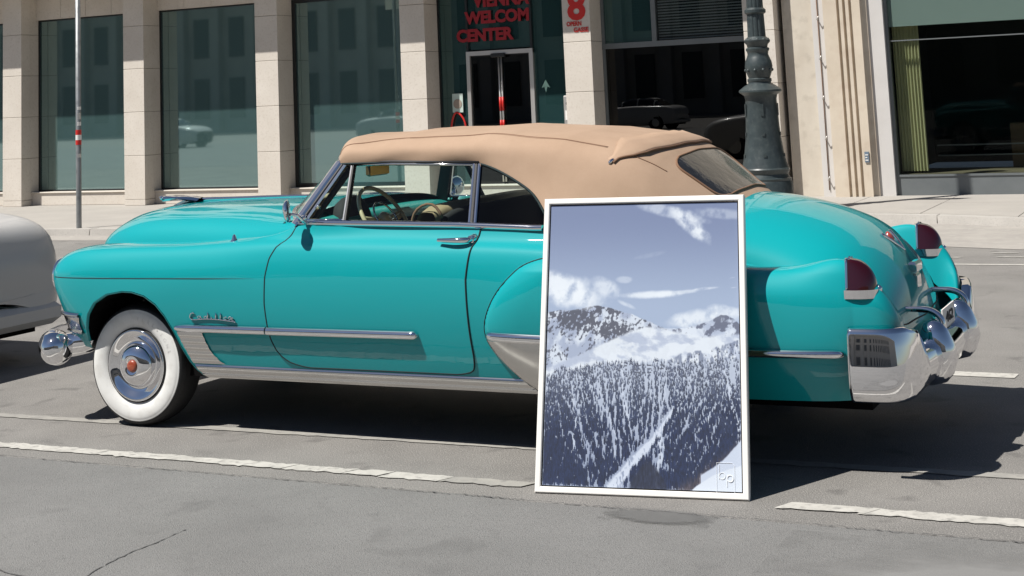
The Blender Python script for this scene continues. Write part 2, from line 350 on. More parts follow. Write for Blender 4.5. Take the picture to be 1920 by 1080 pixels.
# lintel blocks, ledge, upper wall
for i in range(len(COLS)-1):
    a, b = COLS[i]+CW, COLS[i+1]
    lin = add('lintel', *box(a, b, 15.235, 15.6, 3.86, 4.53), joint, bld)
    n = 4
    for k in range(n): add('stone_block', *box(a+(b-a)*k/n+.004, a+(b-a)*(k+1)/n-.004, 15.22, 15.5, 3.853, 4.52, .004), stone, lin)
    pl = add('plinth', *box(a, b, 15.10, 15.55, PZ, .335, .006), stone, bld)
    add('window_ledge', *box(a, b, 15.07, 15.42, .337, .362, .006), stone, pl)
add('end_wall', *box(-36, COLS[0], 15.0, 15.6, PZ, 4.53), stone, bld)
add('ledge', *box(-36, -3.0, 13.95, 15.6, 4.55, 4.92, .02), stone, bld)
add('upper_wall', *box(-36, COLS[-1]+CW, 15.1, 22, 4.93, 17), stone, bld)
for k in range(8):
    for z in (6, 10, 13.6):
        fr = add('window', *box(-20.5+k*2.4, -19.1+k*2.4, 15.03, 15.12, z, z+2.3), alu, bld)
        add('pane', *box(-20.4+k*2.4, -19.2+k*2.4, 15.02, 15.028, z+.1, z+2.2), rearglass, fr)
# interior rooms
def room(name, x0, x1, y1, z0, z1, mat, y0=15.5):
    V = [(x0, y0, z0), (x1, y0, z0), (x1, y1, z0), (x0, y1, z0), (x0, y0, z1), (x1, y0, z1), (x1, y1, z1), (x0, y1, z1)]
    return add(name, V, [(0, 1, 2, 3), (4, 7, 6, 5), (3, 2, 6, 7), (0, 3, 7, 4), (1, 5, 6, 2)], mat, bld)
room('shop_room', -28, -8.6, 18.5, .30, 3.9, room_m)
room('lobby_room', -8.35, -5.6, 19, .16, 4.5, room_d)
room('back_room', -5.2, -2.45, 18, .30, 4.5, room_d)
add('room_partition', *box(-17.3, -16.65, 16.4, 16.5, .3, 3.85), principled('partition_teal', (.22, .42, .39), .8), bld)
add('room_partition', *box(-14.1, -13.6, 16.9, 17.0, .3, 3.1), principled('partition_dark', (.05, .07, .07), .8), bld)
add('room_partition', *box(-11.2, -10.9, 16.2, 16.3, .3, 3.0), principled('partition_dark2', (.06, .08, .08), .8), bld)
def frame_rect(x0, x1, z0, z1, t, y0, y1):
    return merge(box(x0, x1, y0, y1, z1-t, z1), box(x0, x1, y0, y1, z0, z0+t), box(x0, x0+t, y0, y1, z0+t, z1-t), box(x1-t, x1, y0, y1, z0+t, z1-t))
def window(x0, x1, z0, z1, t=.03, mat=dark_metal, gl=shopglass, nm='window'):
    f = add(nm, *frame_rect(x0, x1, z0, z1, t, BG-.02, BG+.05), mat, bld)
    add('pane', *box(x0+t, x1-t, BG+.012, BG+.024, z0+t, z1-t), gl, f); return f
for i in range(6): window(COLS[i]+CW+.004, COLS[i+1]-.004, .362, 3.85, .03 if i < 5 else .07)
# entrance: mullions, sidelights, sliding door
a, b = COLS[6]+CW, COLS[7]
ent = add('entrance_frame', *merge(box(a, a+.03, BG-.02, BG+.06, PZ, 3.86), box(b-.03, b, BG-.02, BG+.06, PZ, 3.86), box(-7.755, -7.715, BG-.03, BG+.06, 2.67, 3.86), box(-6.505, -6.465, BG-.03, BG+.06, 2.67, 3.86), box(a, b, BG-.02, BG+.06, 3.82, 3.86)), dark_metal, bld)
for (x0, x1, z0, z1) in ((a+.03, -7.755, .16, 3.82), (-7.715, -6.505, 2.70, 3.82), (-6.465, b-.03, .16, 3.82)):
    add('pane', *box(x0, x1, BG+.012, BG+.022, z0, z1), entglass, ent)
df = add('door_frame', *merge(box(-7.76, -7.69, BG-.05, BG+.06, PZ, 2.67), box(-6.53, -6.455, BG-.05, BG+.06, PZ, 2.67), box(-7.76, -6.455, BG-.052, BG+.06, 2.60, 2.675)), alu, bld)
add('door_sensor', *box(-7.25, -6.98, BG-.10, BG-.05, 2.55, 2.62, .01), dark_metal, df)
doorglass = glass('door_glass', (.10, .14, .14), 1., .07)
for x0, x1, hx in ((-7.69, -7.115, -7.13), (-7.09, -6.53, -7.08)):
    d = add('door_leaf', *frame_rect(x0, x1, .18, 2.60, .018, BG, BG+.03), dark_metal, bld)
    add('pane', *box(x0+.018, x1-.018, BG+.01, BG+.02, .2, 2.58), doorglass, d)
    add('door_handle', *tube([(hx, BG-.03, .4), (hx, BG-.03, 2.55)], .016, 10), alu, d, True)
    add('warning_band', *tube([(hx, BG-.03, 1.62), (hx, BG-.03, 1.86)], .021, 10), red_p, d, True)
    add('warning_band', *tube([(hx, BG-.03, 1.30), (hx, BG-.03, 1.46)], .021, 10), red_p, d, True)
# red lettering on the glass
def letters(t, x, z, size, width): return place_text('lettering', t, size, (x, BG-.035, z), red_txt, bld, bold=.014, width=width, extrude=.004)
letters('VIENNA', -7.60, 3.46, .32, 1.12); letters('WELCOM', -7.77, 3.17, .29, 1.27); letters('CENTER', -7.94, 2.86, .29, 1.13)
def letters_in(t, x, z, size, width): return place_text('lettering_shadow', t, size, (x, BG+.2, z), principled('lettering_shadow_tint', (.22, .01, .02), .7), bld, bold=.010, width=width)  # darker second lettering inside, modelled in place of the letters' shadow and reflection
letters_in('WELCOM', -7.70, 3.12, .27, 1.2); letters_in('CENTER', -7.88, 2.83, .27, 1.1)
pst = add('poster', *box(-8.08, -7.87, BG-.028, BG-.018, 1.62, 1.95), principled('pale_poster', (.50, .60, .55), .7), bld)
add('poster_portrait', *lathe([(0, 0), (.085, .001), (.085, .004), (0, .005)], (-7.975, BG-.03, 1.77), (0, -1, 0), 24), principled('portrait_tone', (.33, .27, .22), .8), pst)
ar = [(-8.16+.02, BG-.03, 1.1), (-8.10, BG-.03, 1.45), (-8.0, BG-.03, 1.62), (-7.9, BG-.03, 1.55), (-7.86, BG-.03, 1.1)]
add('red_arch', *tube(curve(ar, 30), .018, 8), red_p, bld, True)
add('red_arch', *tube(curve([(-7.82, BG-.03, 1.1), (-7.78, BG-.03, 1.3), (-7.70, BG-.03, 1.33), (-7.66, BG-.03, 1.1)], 20), .016, 8), red_p, bld, True)
add('notice_board', *box(-6.22, -6.0, BG+.06, BG+.08, 1.65, 1.98), dark_metal, bld)
add('arrow_sticker', [(-6.33, BG-.012, 1.98), (-6.25, BG-.012, 2.12), (-6.17, BG-.012, 1.98), (-6.22, BG-.012, 2.0), (-6.25, BG-.012, 1.90), (-6.28, BG-.012, 2.0)], [(0, 1, 2, 3), (0, 3, 4, 5)], principled('pale_green', (.30, .52, .44), .6), bld)
ic = add('intercom', *box(-5.845, -5.70, 15.1, 15.235, 1.30, 1.83, .01), alu, bld)
add('intercom_camera', *lathe([(0, .006), (.028, .006), (.032, 0)], (-5.775, 15.1, 1.70), (0, -1, 0), 20), black, ic, True)
add('intercom_panel', *box(-5.82, -5.73, 15.09, 15.1, 1.42, 1.58), white_p, ic)
# house number
place_text('house_number', '8', .66, (COLS[7]+.10, BF-.006, 3.10), red_p, bld, bold=.022, width=.33, extrude=.004)
place_text('street_name', 'OPERN', .105, (COLS[7]+.075, BF-.006, 2.985), red_p, bld, bold=.003, width=.27)
place_text('street_name', 'GASSE', .105, (COLS[7]+.20, BF-.006, 2.88), red_p, bld, bold=.003, width=.27)
# window with blinds
a, b = COLS[7]+CW, COLS[8]
wf = add('window', *merge(box(a, b, BG-.03, BG+.05, 2.58, 2.67), box(-4.25, -4.17, BG-.03, BG+.05, 2.67, 3.86), box(a, a+.05, BG-.02, BG+.05, .36, 3.86), box(b-.05, b, BG-.02, BG+.05, .36, 3.86), box(a, b, BG-.02, BG+.05, .36, .42)), grey_metal, bld)
add('pane', *box(a+.05, b-.05, BG+.012, BG+.022, .42, 2.58), glass('dark_pane', (.06, .10, .095), 1., .05), wf)
add('pane', *box(a+.05, -4.25, BG+.012, BG+.022, 2.67, 3.82), entglass, wf)
add('pane', *box(-4.17, b-.05, BG+.012, BG+.022, 2.67, 3.82), glass('clear_pane', (.75, .8, .8), 1., .05), wf)
slat = [box(x0, x1, BG+.07, BG+.115, 2.69+.048*k, 2.712+.048*k) for k in range(24) for x0, x1 in ((a+.06, -4.26), (-4.16, b-.06))]
o = add('blind_slats', *merge(*slat), principled('blind_grey', (.30, .31, .31), .6), wf); o['kind'] = 'stuff'
add('green_curtain', *box(a+.06, a+.24, BG+.1, BG+.14, .42, 2.56), principled('curtain_green', (.12, .30, .25), .8), bld)

# ================================================================== plastered building at the right
b2 = thing('plastered_shop_building', 'pale plastered building with fluted pilaster and grey framed shop window at the right', 'building', (0, 15.1, PZ))
add('wall', *box(-1.95, -1.46, 15.06, 16.2, PZ, 12), stucco, b2)
add('side_strip', *box(-1.46, -1.245, 15.0, 16.2, PZ, 12), stucco_g, b2)
pl = [(-1.245, 16), (-1.245, 14.87)]
for xx in (-1.03, -.935, -.84): pl += [(xx, 14.87), (xx+.010, 14.925), (xx+.034, 14.925), (xx+.044, 14.87)]
pl += [(-.665, 14.87), (-.665, 14.93), (-.585, 14.96), (-.585, 16)]
V, F = poly_prism(pl, PZ, 12); add('pilaster', V, F, noisy('pilaster_plaster', (.66, .58, .47), (.57, .49, .39), 1.8, .88, bump=.35, bscale=40, c3=(.46, .36, .27), s3=4, f3=.4), b2)
add('reveal', *box(-.585, -.35, 15.0, 16.2, PZ, 12), stucco_g, b2)
for k in range(6):
    z = .35+k*.62
    add('wall_hook', *tube([(-1.36, 15.0, z), (-1.36, 14.93, z+.01), (-1.33, 14.92, z+.06)], .010, 6), alu, b2, True)
add('wall_cable', *tube([(-1.365, 14.985, .2), (-1.36, 14.985, 2), (-1.37, 14.985, 5)], .007, 6), seam_t, b2, True)
ut = add('utility_plate', *box(-.755, -.69, 14.85, 14.868, .62, .78), principled('plate_blue_grey', (.15, .2, .26), .5), b2)
add('plate_lines', *merge(box(-.745, -.70, 14.845, 14.85, .725, .74), box(-.745, -.715, 14.845, 14.85, .685, .70), box(-.745, -.70, 14.845, 14.85, .645, .66)), white_p, ut)
X0, X1 = -.35, 9.0
gw = add('shop_window', *merge(box(X0, X0+.05, 15.08, 15.2, PZ, 5), box(X0+.05, X1, 15.08, 15.2, PZ, .40), box(X0+.05, X1, 15.065, 15.08, .38, .412), box(X0+.05, X1, 15.1, 15.14, 2.435, 2.452)), grey_metal, b2)
add('pane', *box(X0+.05, X1, 15.12, 15.13, .412, 5), glass('shop_glass_right', (.82, .86, .84), 1., .005), gw)
add('frosted_band', *box(X0+.05, X1, 15.135, 15.14, 2.66, 5), principled('frosted_grey', (.27, .325, .315), .7), gw)
n = 40; cv = [(X0+.06+.40*i/(n-1), 15.3+.02*math.sin(i*1.3)) for i in range(n)]
V = [(x, y, .45) for x, y in cv]+[(x, y, 4.9) for x, y in cv]
add('curtain', V, [(i, i+1, n+i+1, n+i) for i in range(n-1)], principled('yellow_curtain', (.44, .41, .23), .8), b2, True)
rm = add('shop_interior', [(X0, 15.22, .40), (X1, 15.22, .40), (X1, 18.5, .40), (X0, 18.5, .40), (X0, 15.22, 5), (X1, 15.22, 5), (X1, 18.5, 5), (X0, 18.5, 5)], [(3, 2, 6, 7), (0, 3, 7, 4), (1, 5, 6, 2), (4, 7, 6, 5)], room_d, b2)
add('display_floor', *box(X0, X1, 15.21, 16.6, .3, .415), noisy('display_wood', (.22, .18, .12), (.15, .12, .08), 3, .6), b2)
add('display_shelf', *box(1.2, 2.4, 16.4, 16.8, .415, 1.1), principled('shelf_brown', (.10, .065, .035), .7), b2)
for z in (.62, .78): add('display_rail', *box(0.1, X1, 16.2, 16.23, z, z+.02), grey_metal, b2)
add('upper_wall', *box(X0, X1, 15.0, 16.2, 5, 12), stucco, b2)
add('roof_slab', *box(-1.95, X1, 14.95, 22, 12, 12.4), stucco_g, b2)

# ================================================================== street furniture
lp = thing('street_lamp_post', 'ornate dark green cast iron lamp post with bulbous fluted base on the far pavement', 'lamp post', (-1.60, 12.40, PZ))
LX, LY = -1.60, 12.40
def ring(prof, seg=40): return lathe(prof, (LX, LY, 0), (0, 0, 1), seg)
add('base', *ring([(.37, PZ), (.37, .50), (.355, .53), (.36, .56), (.33, .575), (.315, .62), (.335, .66), (.345, .69), (.33, .71)]), lamp_m, lp, True, auto=35)
add('pedestal', *ring([(.325, .71), (.30, .80), (.275, .92), (.25, 1.1), (.235, 1.3), (.225, 1.55), (.22, 1.66), (.235, 1.72), (.30, 1.765), (.30, 1.79), (.26, 1.82), (.22, 1.85), (.165, 1.88)]), lamp_m, lp, True, auto=40)
add('bulb', *ring([(.165, 1.88), (.16, 1.90), (.17, 1.915), (.17, 1.945), (.15, 1.96), (.165, 2.0), (.185, 2.06), (.195, 2.12), (.185, 2.19), (.16, 2.25), (.145, 2.29), (.15, 2.33), (.165, 2.35), (.165, 2.375), (.14, 2.39)]), lamp_m, lp, True, auto=40)
add('collar', *ring([(.14, 2.39), (.15, 2.43), (.18, 2.46), (.185, 2.49), (.15, 2.52), (.13, 2.54)]), lamp_m, lp, True, auto=40)
# fluted shaft
seg = 96; V = []; F = []
for z, r0 in ((2.54, .128), (2.9, .118), (4.0, .10), (6.0, .075)):
    for k in range(seg):
        a = 2*math.pi*k/seg; r = r0*(1-.09*max(0, math.cos(a*12))**2); V.append((LX+r*math.cos(a), LY+r*math.sin(a), z))
for i in range(3):
    for k in range(seg): F.append((i*seg+k, i*seg+(k+1) % seg, (i+1)*seg+(k+1) % seg, (i+1)*seg+k))
add('shaft', V, F, lamp_m, lp, True)
add('shaft_ring', *ring([(.125, 2.86), (.15, 2.88), (.15, 2.92), (.12, 2.95)]), lamp_m, lp, True, auto=40)
for k in range(10):
    a = 2*math.pi*k/10
    add('leaf_ornament', *lathe([(0, -.02), (.03, -.005), (.022, .014), (0, .022)], (LX+.16*math.cos(a), LY+.16*math.sin(a), 2.495), (math.cos(a), math.sin(a), .3), 10), lamp_m, lp, True)
    add('leaf_ornament', *lathe([(0, -.02), (.026, 0), (.018, .014), (0, .022)], (LX+.185*math.cos(a+.3), LY+.185*math.sin(a+.3), 2.07), (math.cos(a), math.sin(a), -.2), 10), lamp_m, lp, True)
    if k % 2 == 0:
        c, s = math.cos(a), math.sin(a)
        for (z, r, h) in ((1.43, .232, .10), (1.15, .245, .03), (.86, .287, .025)):
            P = [(LX+r*c-.02*s, LY+r*s+.02*c, z), (LX+r*c+.02*s, LY+r*s-.02*c, z), (LX+r*c+.02*s, LY+r*s-.02*c, z+h*1.7), (LX+r*c-.02*s, LY+r*s+.02*c, z+h*1.7)]
            V = np.array(P+[(p[0]+.009*c, p[1]+.009*s, p[2]) for p in P]); add('relief_panel', V, [(0, 3, 2, 1), (4, 5, 6, 7), (0, 1, 5, 4), (1, 2, 6, 5), (2, 3, 7, 6), (3, 0, 4, 7)], lamp_m, lp)
add('sign_panel', *box(LX+.1, LX+.75, LY-.02, LY+.02, 3.75, 4.15), grey_metal, lp)
add('lantern', *ring([(.03, 6.0), (.12, 6.05), (.2, 6.5), (.22, 6.6), (.05, 6.75), (0, 6.8)]), lamp_m, lp, True, auto=40)
sp = thing('sign_pole', 'slim grey metal pole with a red and white band on the left pavement', 'pole', (-12.17, 10.30, PZ))
add('pole_tube', *lathe([(.042, PZ), (.042, 5), (0, 5)], (-12.17, 10.30, 0), (0, 0, 1), 20), noisy('pole_grey', (.30, .31, .31), (.22, .23, .23), 4, .4, metal=.5, c3=(.12, .12, .12), s3=8, f3=.5), sp, True)
for z0, z1, mt in ((1.40, 1.475, red_p), (1.475, 1.555, white_p), (1.555, 1.635, red_p)):
    add('reflective_band', *lathe([(.042, z0), (.045, z0), (.045, z1), (.042, z1)], (-12.17, 10.30, 0), (0, 0, 1), 20), mt, sp, True, auto=40)
for z0, z1, c in ((1.70, 1.76, white_p), (1.80, 1.90, alu), (1.95, 2.0, white_p), (1.2, 1.26, alu)):
    n = 8; V = []
    for k in range(n):
        a = -1.2+1.5*k/(n-1)
        for z in (z0, z1): V.append((-12.17+.0436*math.cos(a), 10.30+.0436*math.sin(a), z))
    add('sticker', V, [(2*k, 2*k+2, 2*k+3, 2*k+1) for k in range(n-1)], c, sp)
add('sign_plate', *box(-12.42, -11.92, 10.245, 10.255, 3.9, 4.6), white_p, sp)

# ================================================================== the side of the street behind the camera (seen in glass and chrome)
ob = thing('opposite_building', 'grey stone building across the street, reflected in the shop windows', 'building', (-6, -62, 0))
facade_glass = principled('facade_glass', (.06, .065, .07), .35)
fac = noisy('facade_stone', (.52, .48, .42), (.44, .40, .35), .8, .9)
add('wall', *box(-110, 90, -75, -62, 0, 19), fac, ob)
for k in range(42):
    x = -108+k*3.6
    add('pilaster', *box(x, x+.9, -62, -61.3, 0, 17), fac, ob)
    for z in (1.2, 6.2, 11.4): add('window', *box(x+1.5, x+3.0, -62, -61.9, z, z+3.3), facade_glass, ob)
add('cornice', *box(-110, 90, -62, -61, 17.2, 18.2), fac, ob)
struct(add('far_pavement', *box(-120, 100, -61.9, -52, 0, .14), pave_m))
# ================================================================== turquoise convertible
car = thing('turquoise_convertible', 'turquoise vintage convertible with tan fabric top, chrome trim and whitewall tyres parked at the kerbside', 'car', (0, 0, 0))
ST = [  # x, nine (half-width, z) points from the sill up to the crown and inwards
 (-2.30, [(.73, .87)]*9),
 (-2.283, [(.745, .795), (.785, .815), (.81, .84), (.82, .868), (.81, .90), (.78, .93), (.725, .943), (.67, .93), (.63, .89)]),
 (-2.225, [(.785, .63), (.845, .73), (.88, .80), (.892, .868), (.875, .925), (.825, .972), (.745, .992), (.66, .975), (.61, .90)]),
 (-2.085, [(.832, .47), (.905, .635), (.94, .75), (.95, .869), (.93, .952), (.875, 1.012), (.775, 1.035), (.67, 1.02), (.61, .92)]),
 (-1.95, [(.865, .45), (.93, .58), (.962, .73), (.97, .870), (.948, .966), (.89, 1.028), (.79, 1.05), (.685, 1.04), (.62, .95)]),
 (-1.60, [(.89, .40), (.945, .56), (.977, .72), (.981, .873), (.957, .979), (.90, 1.042), (.80, 1.063), (.705, 1.053), (.64, .97)]),
 (-1.20, [(.88, .34), (.935, .51), (.974, .70), (.985, .876), (.963, .985), (.913, 1.05), (.825, 1.073), (.735, 1.06), (.66, .98)]),
 (-.88, [(.872, .315), (.93, .49), (.972, .68), (.985, .87), (.967, .99), (.925, 1.06), (.862, 1.089), (.80, 1.098), (.74, 1.085)]),
 (-.67, [(.872, .315), (.93, .49), (.972, .675), (.985, .865), (.969, .995), (.935, 1.066), (.885, 1.097), (.84, 1.112), (.76, 1.09)]),
 (-.50, [(.872, .315), (.93, .48), (.972, .67), (.985, .86), (.97, 1.0), (.94, 1.07), (.90, 1.10), (.87, 1.140), (.835, 1.155)]),
 (0., [(.872, .315), (.93, .48), (.972, .67), (.985, .86), (.971, 1.0), (.942, 1.068), (.903, 1.10), (.876, 1.142), (.862, 1.182)]),
 (.6, [(.872, .315), (.93, .48), (.972, .67), (.985, .85), (.972, .995), (.943, 1.062), (.903, 1.093), (.876, 1.135), (.862, 1.172)]),
 (1.05, [(.872, .315), (.93, .48), (.972, .66), (.985, .84), (.97, .985), (.942, 1.05), (.90, 1.08), (.872, 1.12), (.855, 1.155)]),
 (1.5, [(.872, .335), (.93, .48), (.972, .66), (.985, .83), (.968, .965), (.935, 1.02), (.89, 1.045), (.855, 1.075), (.82, 1.09)]),
 (1.9, [(.872, .345), (.93, .48), (.972, .65), (.985, .82), (.966, .925), (.928, .975), (.878, .995), (.83, .995), (.765, 1.0)]),
 (2.2, [(.868, .345), (.93, .47), (.97, .64), (.983, .81), (.962, .905), (.922, .952), (.872, .970), (.812, .965), (.745, .965)]),
 (2.5, [(.885, .35), (.935, .47), (.97, .62), (.973, .80), (.95, .90), (.91, .958), (.862, .980), (.80, .968), (.715, .86)]),
 (2.66, [(.87, .355), (.92, .47), (.952, .62), (.955, .80), (.935, .905), (.905, .975), (.862, 1.005), (.822, .968), (.765, .80)]),
 (2.77, [(.85, .365), (.90, .48), (.932, .62), (.935, .79), (.92, .875), (.895, .93), (.86, .955), (.824, .905), (.765, .70)]),
 (2.86, [(.83, .375), (.875, .48), (.905, .61), (.907, .74), (.90, .80), (.88, .835), (.85, .845), (.805, .79), (.755, .62)]),
 (2.91, [(.81, .40), (.84, .48), (.862, .58), (.862, .67), (.855, .71), (.84, .735), (.815, .742), (.775, .725), (.71, .57)]),
 (2.93, [(.79, .56)]*9)]
N3 = np.array([[(x, -w_, z) for w_, z in p] for x, p in ST])
TT = chord(N3); NX = 760; NS = 161
tq = np.linspace(0, TT[-1], NX); Q = cspline(TT, N3, tq)
sp_ = np.concatenate([[0], np.cumsum(np.linalg.norm(np.diff(N3, axis=1), axis=-1)[4:16].mean(0))])
Q = cspline(sp_, Q.transpose(1, 0, 2), np.linspace(0, sp_[-1], NS)).transpose(1, 0, 2)
TX = np.maximum.accumulate(Q[:, :, 0].mean(1)); TW = -Q[:, :, 1]; TZ = Q[:, :, 2]
LEAD_Z = np.array([.25, .31, .40, .49, .614, .74, .86, .94, 1.005, 1.03, 1.06]); LEAD_X = np.array([1.16, 1.075, .955, .865, .795, .82, .90, .985, 1.125, 1.35, 2.2])
LZ = np.linspace(.25, 1.06, 200); LXs = cspline(LEAD_Z, LEAD_X, LZ)
def lead(z): return np.interp(z, LZ, LXs)
def bulge(x, z):
    t = np.clip((x-lead(z))/.22, 0, 1); b = .048*np.sqrt(np.maximum(0, 1-(1-t)**2))
    b = b*np.clip((1.05-z)/.10, 0, 1)*(np.clip((2.72-x)/.7, 0, 1)**.8); return b
def sidew(x, z):
    """half width of the body side at x, z"""
    x = np.atleast_1d(np.asarray(x, float)); z = np.atleast_1d(np.asarray(z, float)); x, z = np.broadcast_arrays(x, z); out = np.empty(x.shape)
    for i in np.ndindex(x.shape):
        k = np.clip(np.searchsorted(TX, x[i])-1, 0, NX-2); f = (x[i]-TX[k])/max(1e-9, TX[k+1]-TX[k]); f = min(1, max(0, f))
        zz = TZ[k]*(1-f)+TZ[k+1]*f; ww = TW[k]*(1-f)+TW[k+1]*f; top = int(np.argmax(zz)); out[i] = np.interp(z[i], zz[:top+1], ww[:top+1])
    return out+bulge(x, z)
def surf(x, z, off=0.):
    """3D point (left side) and outward normal"""
    x = np.asarray(x, float); z = np.asarray(z, float); h = .012
    w0 = sidew(x, z); dx = (sidew(x+h, z)-sidew(x-h, z))/(2*h); dz = (sidew(x, z+h)-sidew(x, z-h))/(2*h)
    n = np.stack([-dx, -np.ones_like(w0), -dz], -1); n /= np.linalg.norm(n, axis=-1)[..., None]
    P = np.stack([np.broadcast_to(x, w0.shape), -w0, np.broadcast_to(z, w0.shape)], -1)
    return P+n*off, n
AX = np.array([-1.955, -1.945, -1.93, -1.90, -1.84, -1.74, -1.62, -1.54, -1.45, -1.37, -1.31, -1.26, -1.22, -1.18, -1.14, -1.10, -1.06])
AZ = np.array([.30, .50, .58, .665, .735, .785, .805, .803, .782, .735, .67, .585, .49, .41, .36, .33, .30])
def both(name, vf, mat, smooth=True, parent=car, auto=None):
    a = add(name, *vf, mat, parent, smooth, auto=auto); b = add(name, *mir(vf), mat, parent, smooth, auto=auto); return a, b
# ---- shell
cols = []; archpts = []
xcols = np.unique(np.concatenate([TX[(TX < -2.0) | (TX > 2.55)], np.arange(-2.0, 2.56, .0085), np.linspace(-1.956, -1.92, 14), np.linspace(-1.32, -1.06, 50)]))
xk = [xcols[0]]
for x in xcols[1:]:
    if x-xk[-1] > .0018: xk.append(x)
xcols = np.array(xk)
sfull = np.linspace(0, 1, 150)
for x in xcols:
    k = np.clip(np.searchsorted(TX, x)-1, 0, NX-2); f = min(1, max(0, (x-TX[k])/max(1e-9, TX[k+1]-TX[k])))
    zz = TZ[k]*(1-f)+TZ[k+1]*f; ww = TW[k]*(1-f)+TW[k+1]*f; za = np.interp(x, AX, AZ, left=0, right=0); s0 = 0.
    if za > zz[0]:
        top = int(np.argmax(zz)); s0 = np.interp(za, zz[:top+1], np.linspace(0, 1, NS)[:top+1]); archpts.append(x)
    s = s0+(1-s0)*sfull; z = np.interp(s, np.linspace(0, 1, NS), zz); w_ = np.interp(s, np.linspace(0, 1, NS), ww)
    cols.append(np.stack([np.full_like(z, x), -(w_+bulge(x, z)), z], -1))
shellg = grid(np.array(cols))
shell = add('body_shell', *merge(shellg, mir(shellg)), paint, car, True)
# wheel arch liner
ap = np.array(archpts); az = np.interp(ap, AX, AZ); aw = sidew(ap, az)
lip = np.stack([np.stack([ap, -(aw-d), az+e], -1) for d, e in ((-.004, -.002), (-.003, -.008), (.02, -.010))], 0)
both('wheel_arch_lip', grid(lip), paint)
lin = np.stack([np.stack([ap, -(aw-.02), az-.010], -1), np.stack([ap, -(aw*0+.45), az+.02], -1)], 0)
both('wheel_well', grid(lin), well)
add('underbody', *merge(box(-1.92, 2.75, -.80, .80, .30, .36), box(-1.1, 2.75, -.86, .86, .36, .60), box(-2.2, -1.0, -.44, .44, .36, .95)), well, car)
# ---- hood
H = [(-2.355, [(.16, .93), (.14, .965), (.10, .985), (.05, .995), (0, 1.0)]),
 (-2.33, [(.30, .90), (.27, .99), (.19, 1.04), (.09, 1.062), (0, 1.068)]),
 (-2.25, [(.44, .90), (.41, 1.01), (.29, 1.09), (.14, 1.125), (0, 1.135)]),
 (-2.10, [(.53, .92), (.50, 1.055), (.36, 1.15), (.18, 1.19), (0, 1.20)]),
 (-1.90, [(.61, .94), (.575, 1.085), (.42, 1.19), (.21, 1.228), (0, 1.238)]),
 (-1.60, [(.67, .96), (.63, 1.11), (.46, 1.21), (.23, 1.247), (0, 1.257)]),
 (-1.20, [(.73, .98), (.69, 1.12), (.50, 1.222), (.25, 1.258), (0, 1.268)]),
 (-.80, [(.80, 1.04), (.762, 1.138), (.55, 1.23), (.27, 1.264), (0, 1.274)]),
 (-.42, [(.872, 1.12), (.845, 1.178), (.62, 1.238), (.30, 1.262), (0, 1.272)])]
hn = np.array([[(x, -w_, z) for w_, z in p]+[(x, w_, z) for w_, z in p[:-1][::-1]] for x, p in H])
hood = add('hood', *grid(netsurf(hn, 120, 90)), paint, car, True)
# hood ornament: winged figure
wing = []
for u in np.linspace(0, 1, 16):
    x = -2.10+.33*u; hw = .012+.055*math.sin(min(1, u*1.15)*math.pi*.62); zc = 1.262-.012*u+.012*math.sin(u*3)
    wing.append([(x, -hw, zc+.006), (x, -hw*.6, zc+.02), (x, 0, zc+.026), (x, hw*.6, zc+.02), (x, hw, zc+.006), (x, hw*.6, zc-.008), (x, 0, zc-.012), (x, -hw*.6, zc-.008), (x, -hw, zc+.006)])
orn = add('hood_ornament', *grid(np.array(wing)), chrome, car, True)
add('ornament_head', *lathe([(0, -.02), (.012, -.012), (.016, 0), (.012, .012), (0, .02)], (-2.11, 0, 1.276), (-1, 0, .1), 14), chrome, orn, True)
add('ornament_base', *tube(curve([(-2.0, 0, 1.215), (-1.9, 0, 1.25), (-1.78, 0, 1.262), (-1.5, 0, 1.268), (-1.1, 0, 1.276), (-.75, 0, 1.279)], 40), np.linspace(.016, .007, 40), 8), chrome, orn, True)
# ---- deck / boot
D = []
def deckrow(xc, zc, dx, dz, w=.74):
    D.append([(xc-dx*(1-math.cos(a))/1.0, -w*math.sin(a), zc-dz*(1-math.cos(a)**1.15)) for a in np.linspace(math.pi/2, 0, 7)])
deckrow(1.55, 1.262, .03, .17, .845); deckrow(1.8, 1.270, .03, .25, .80); deckrow(2.05, 1.262, .05, .28, .775); deckrow(2.3, 1.222, .08, .28, .755); deckrow(2.505, 1.160, .12, .28, .775)
deckrow(2.665, 1.075, .15, .27, .80); deckrow(2.77, .965, .16, .23, .80); deckrow(2.835, .84, .15, .17, .79); deckrow(2.87, .70, .13, .09, .78); deckrow(2.88, .56, .11, .03, .77); deckrow(2.86, .44, .10, .0, .75)
dn = np.array(D); dn = np.concatenate([dn, dn[:, :-1][:, ::-1]*np.array([1, -1, 1])], 1)
DG = netsurf(dn, 110, 90); deck = add('trunk_deck', *grid(DG), paint, car, True)
def deckat(u, v): return DG[int(u*109), int(v*89)]
def on_deck(y, z):
    """rear-facing point of the boot at lateral y and height z"""
    k = np.argmin((DG[:, :, 1]-y)**2+(DG[:, :, 2]-z)**2+(DG[:, :, 0] < 2.3)*9); return DG.reshape(-1, 3)[k]
# boot lid shut line
def deckline(pts, n=60):
    P = curve(np.array([(0, y, z) for y, z in pts]), n); out = []
    for _, y, z in P:
        d = (DG[:, :, 1]-y)**2+(DG[:, :, 2]-z)**2; d[DG[:, :, 0] < 1.9] = 9
        idx = np.argsort(d.ravel())[:4]; wt = 1/(d.ravel()[idx]+1e-5); p = (DG.reshape(-1, 3)[idx]*wt[:, None]).sum(0)/wt.sum(); out.append((p[0]+.001, y, z))
    return np.array(out)
sl = deckline([(-.64, .90), (-.60, .74), (-.52, .665), (-.3, .64), (0, .632), (.3, .64), (.52, .665), (.60, .74), (.64, .90)])
add('trunk_seam', *tube(sl, .004, 6), seam_m, deck, True)
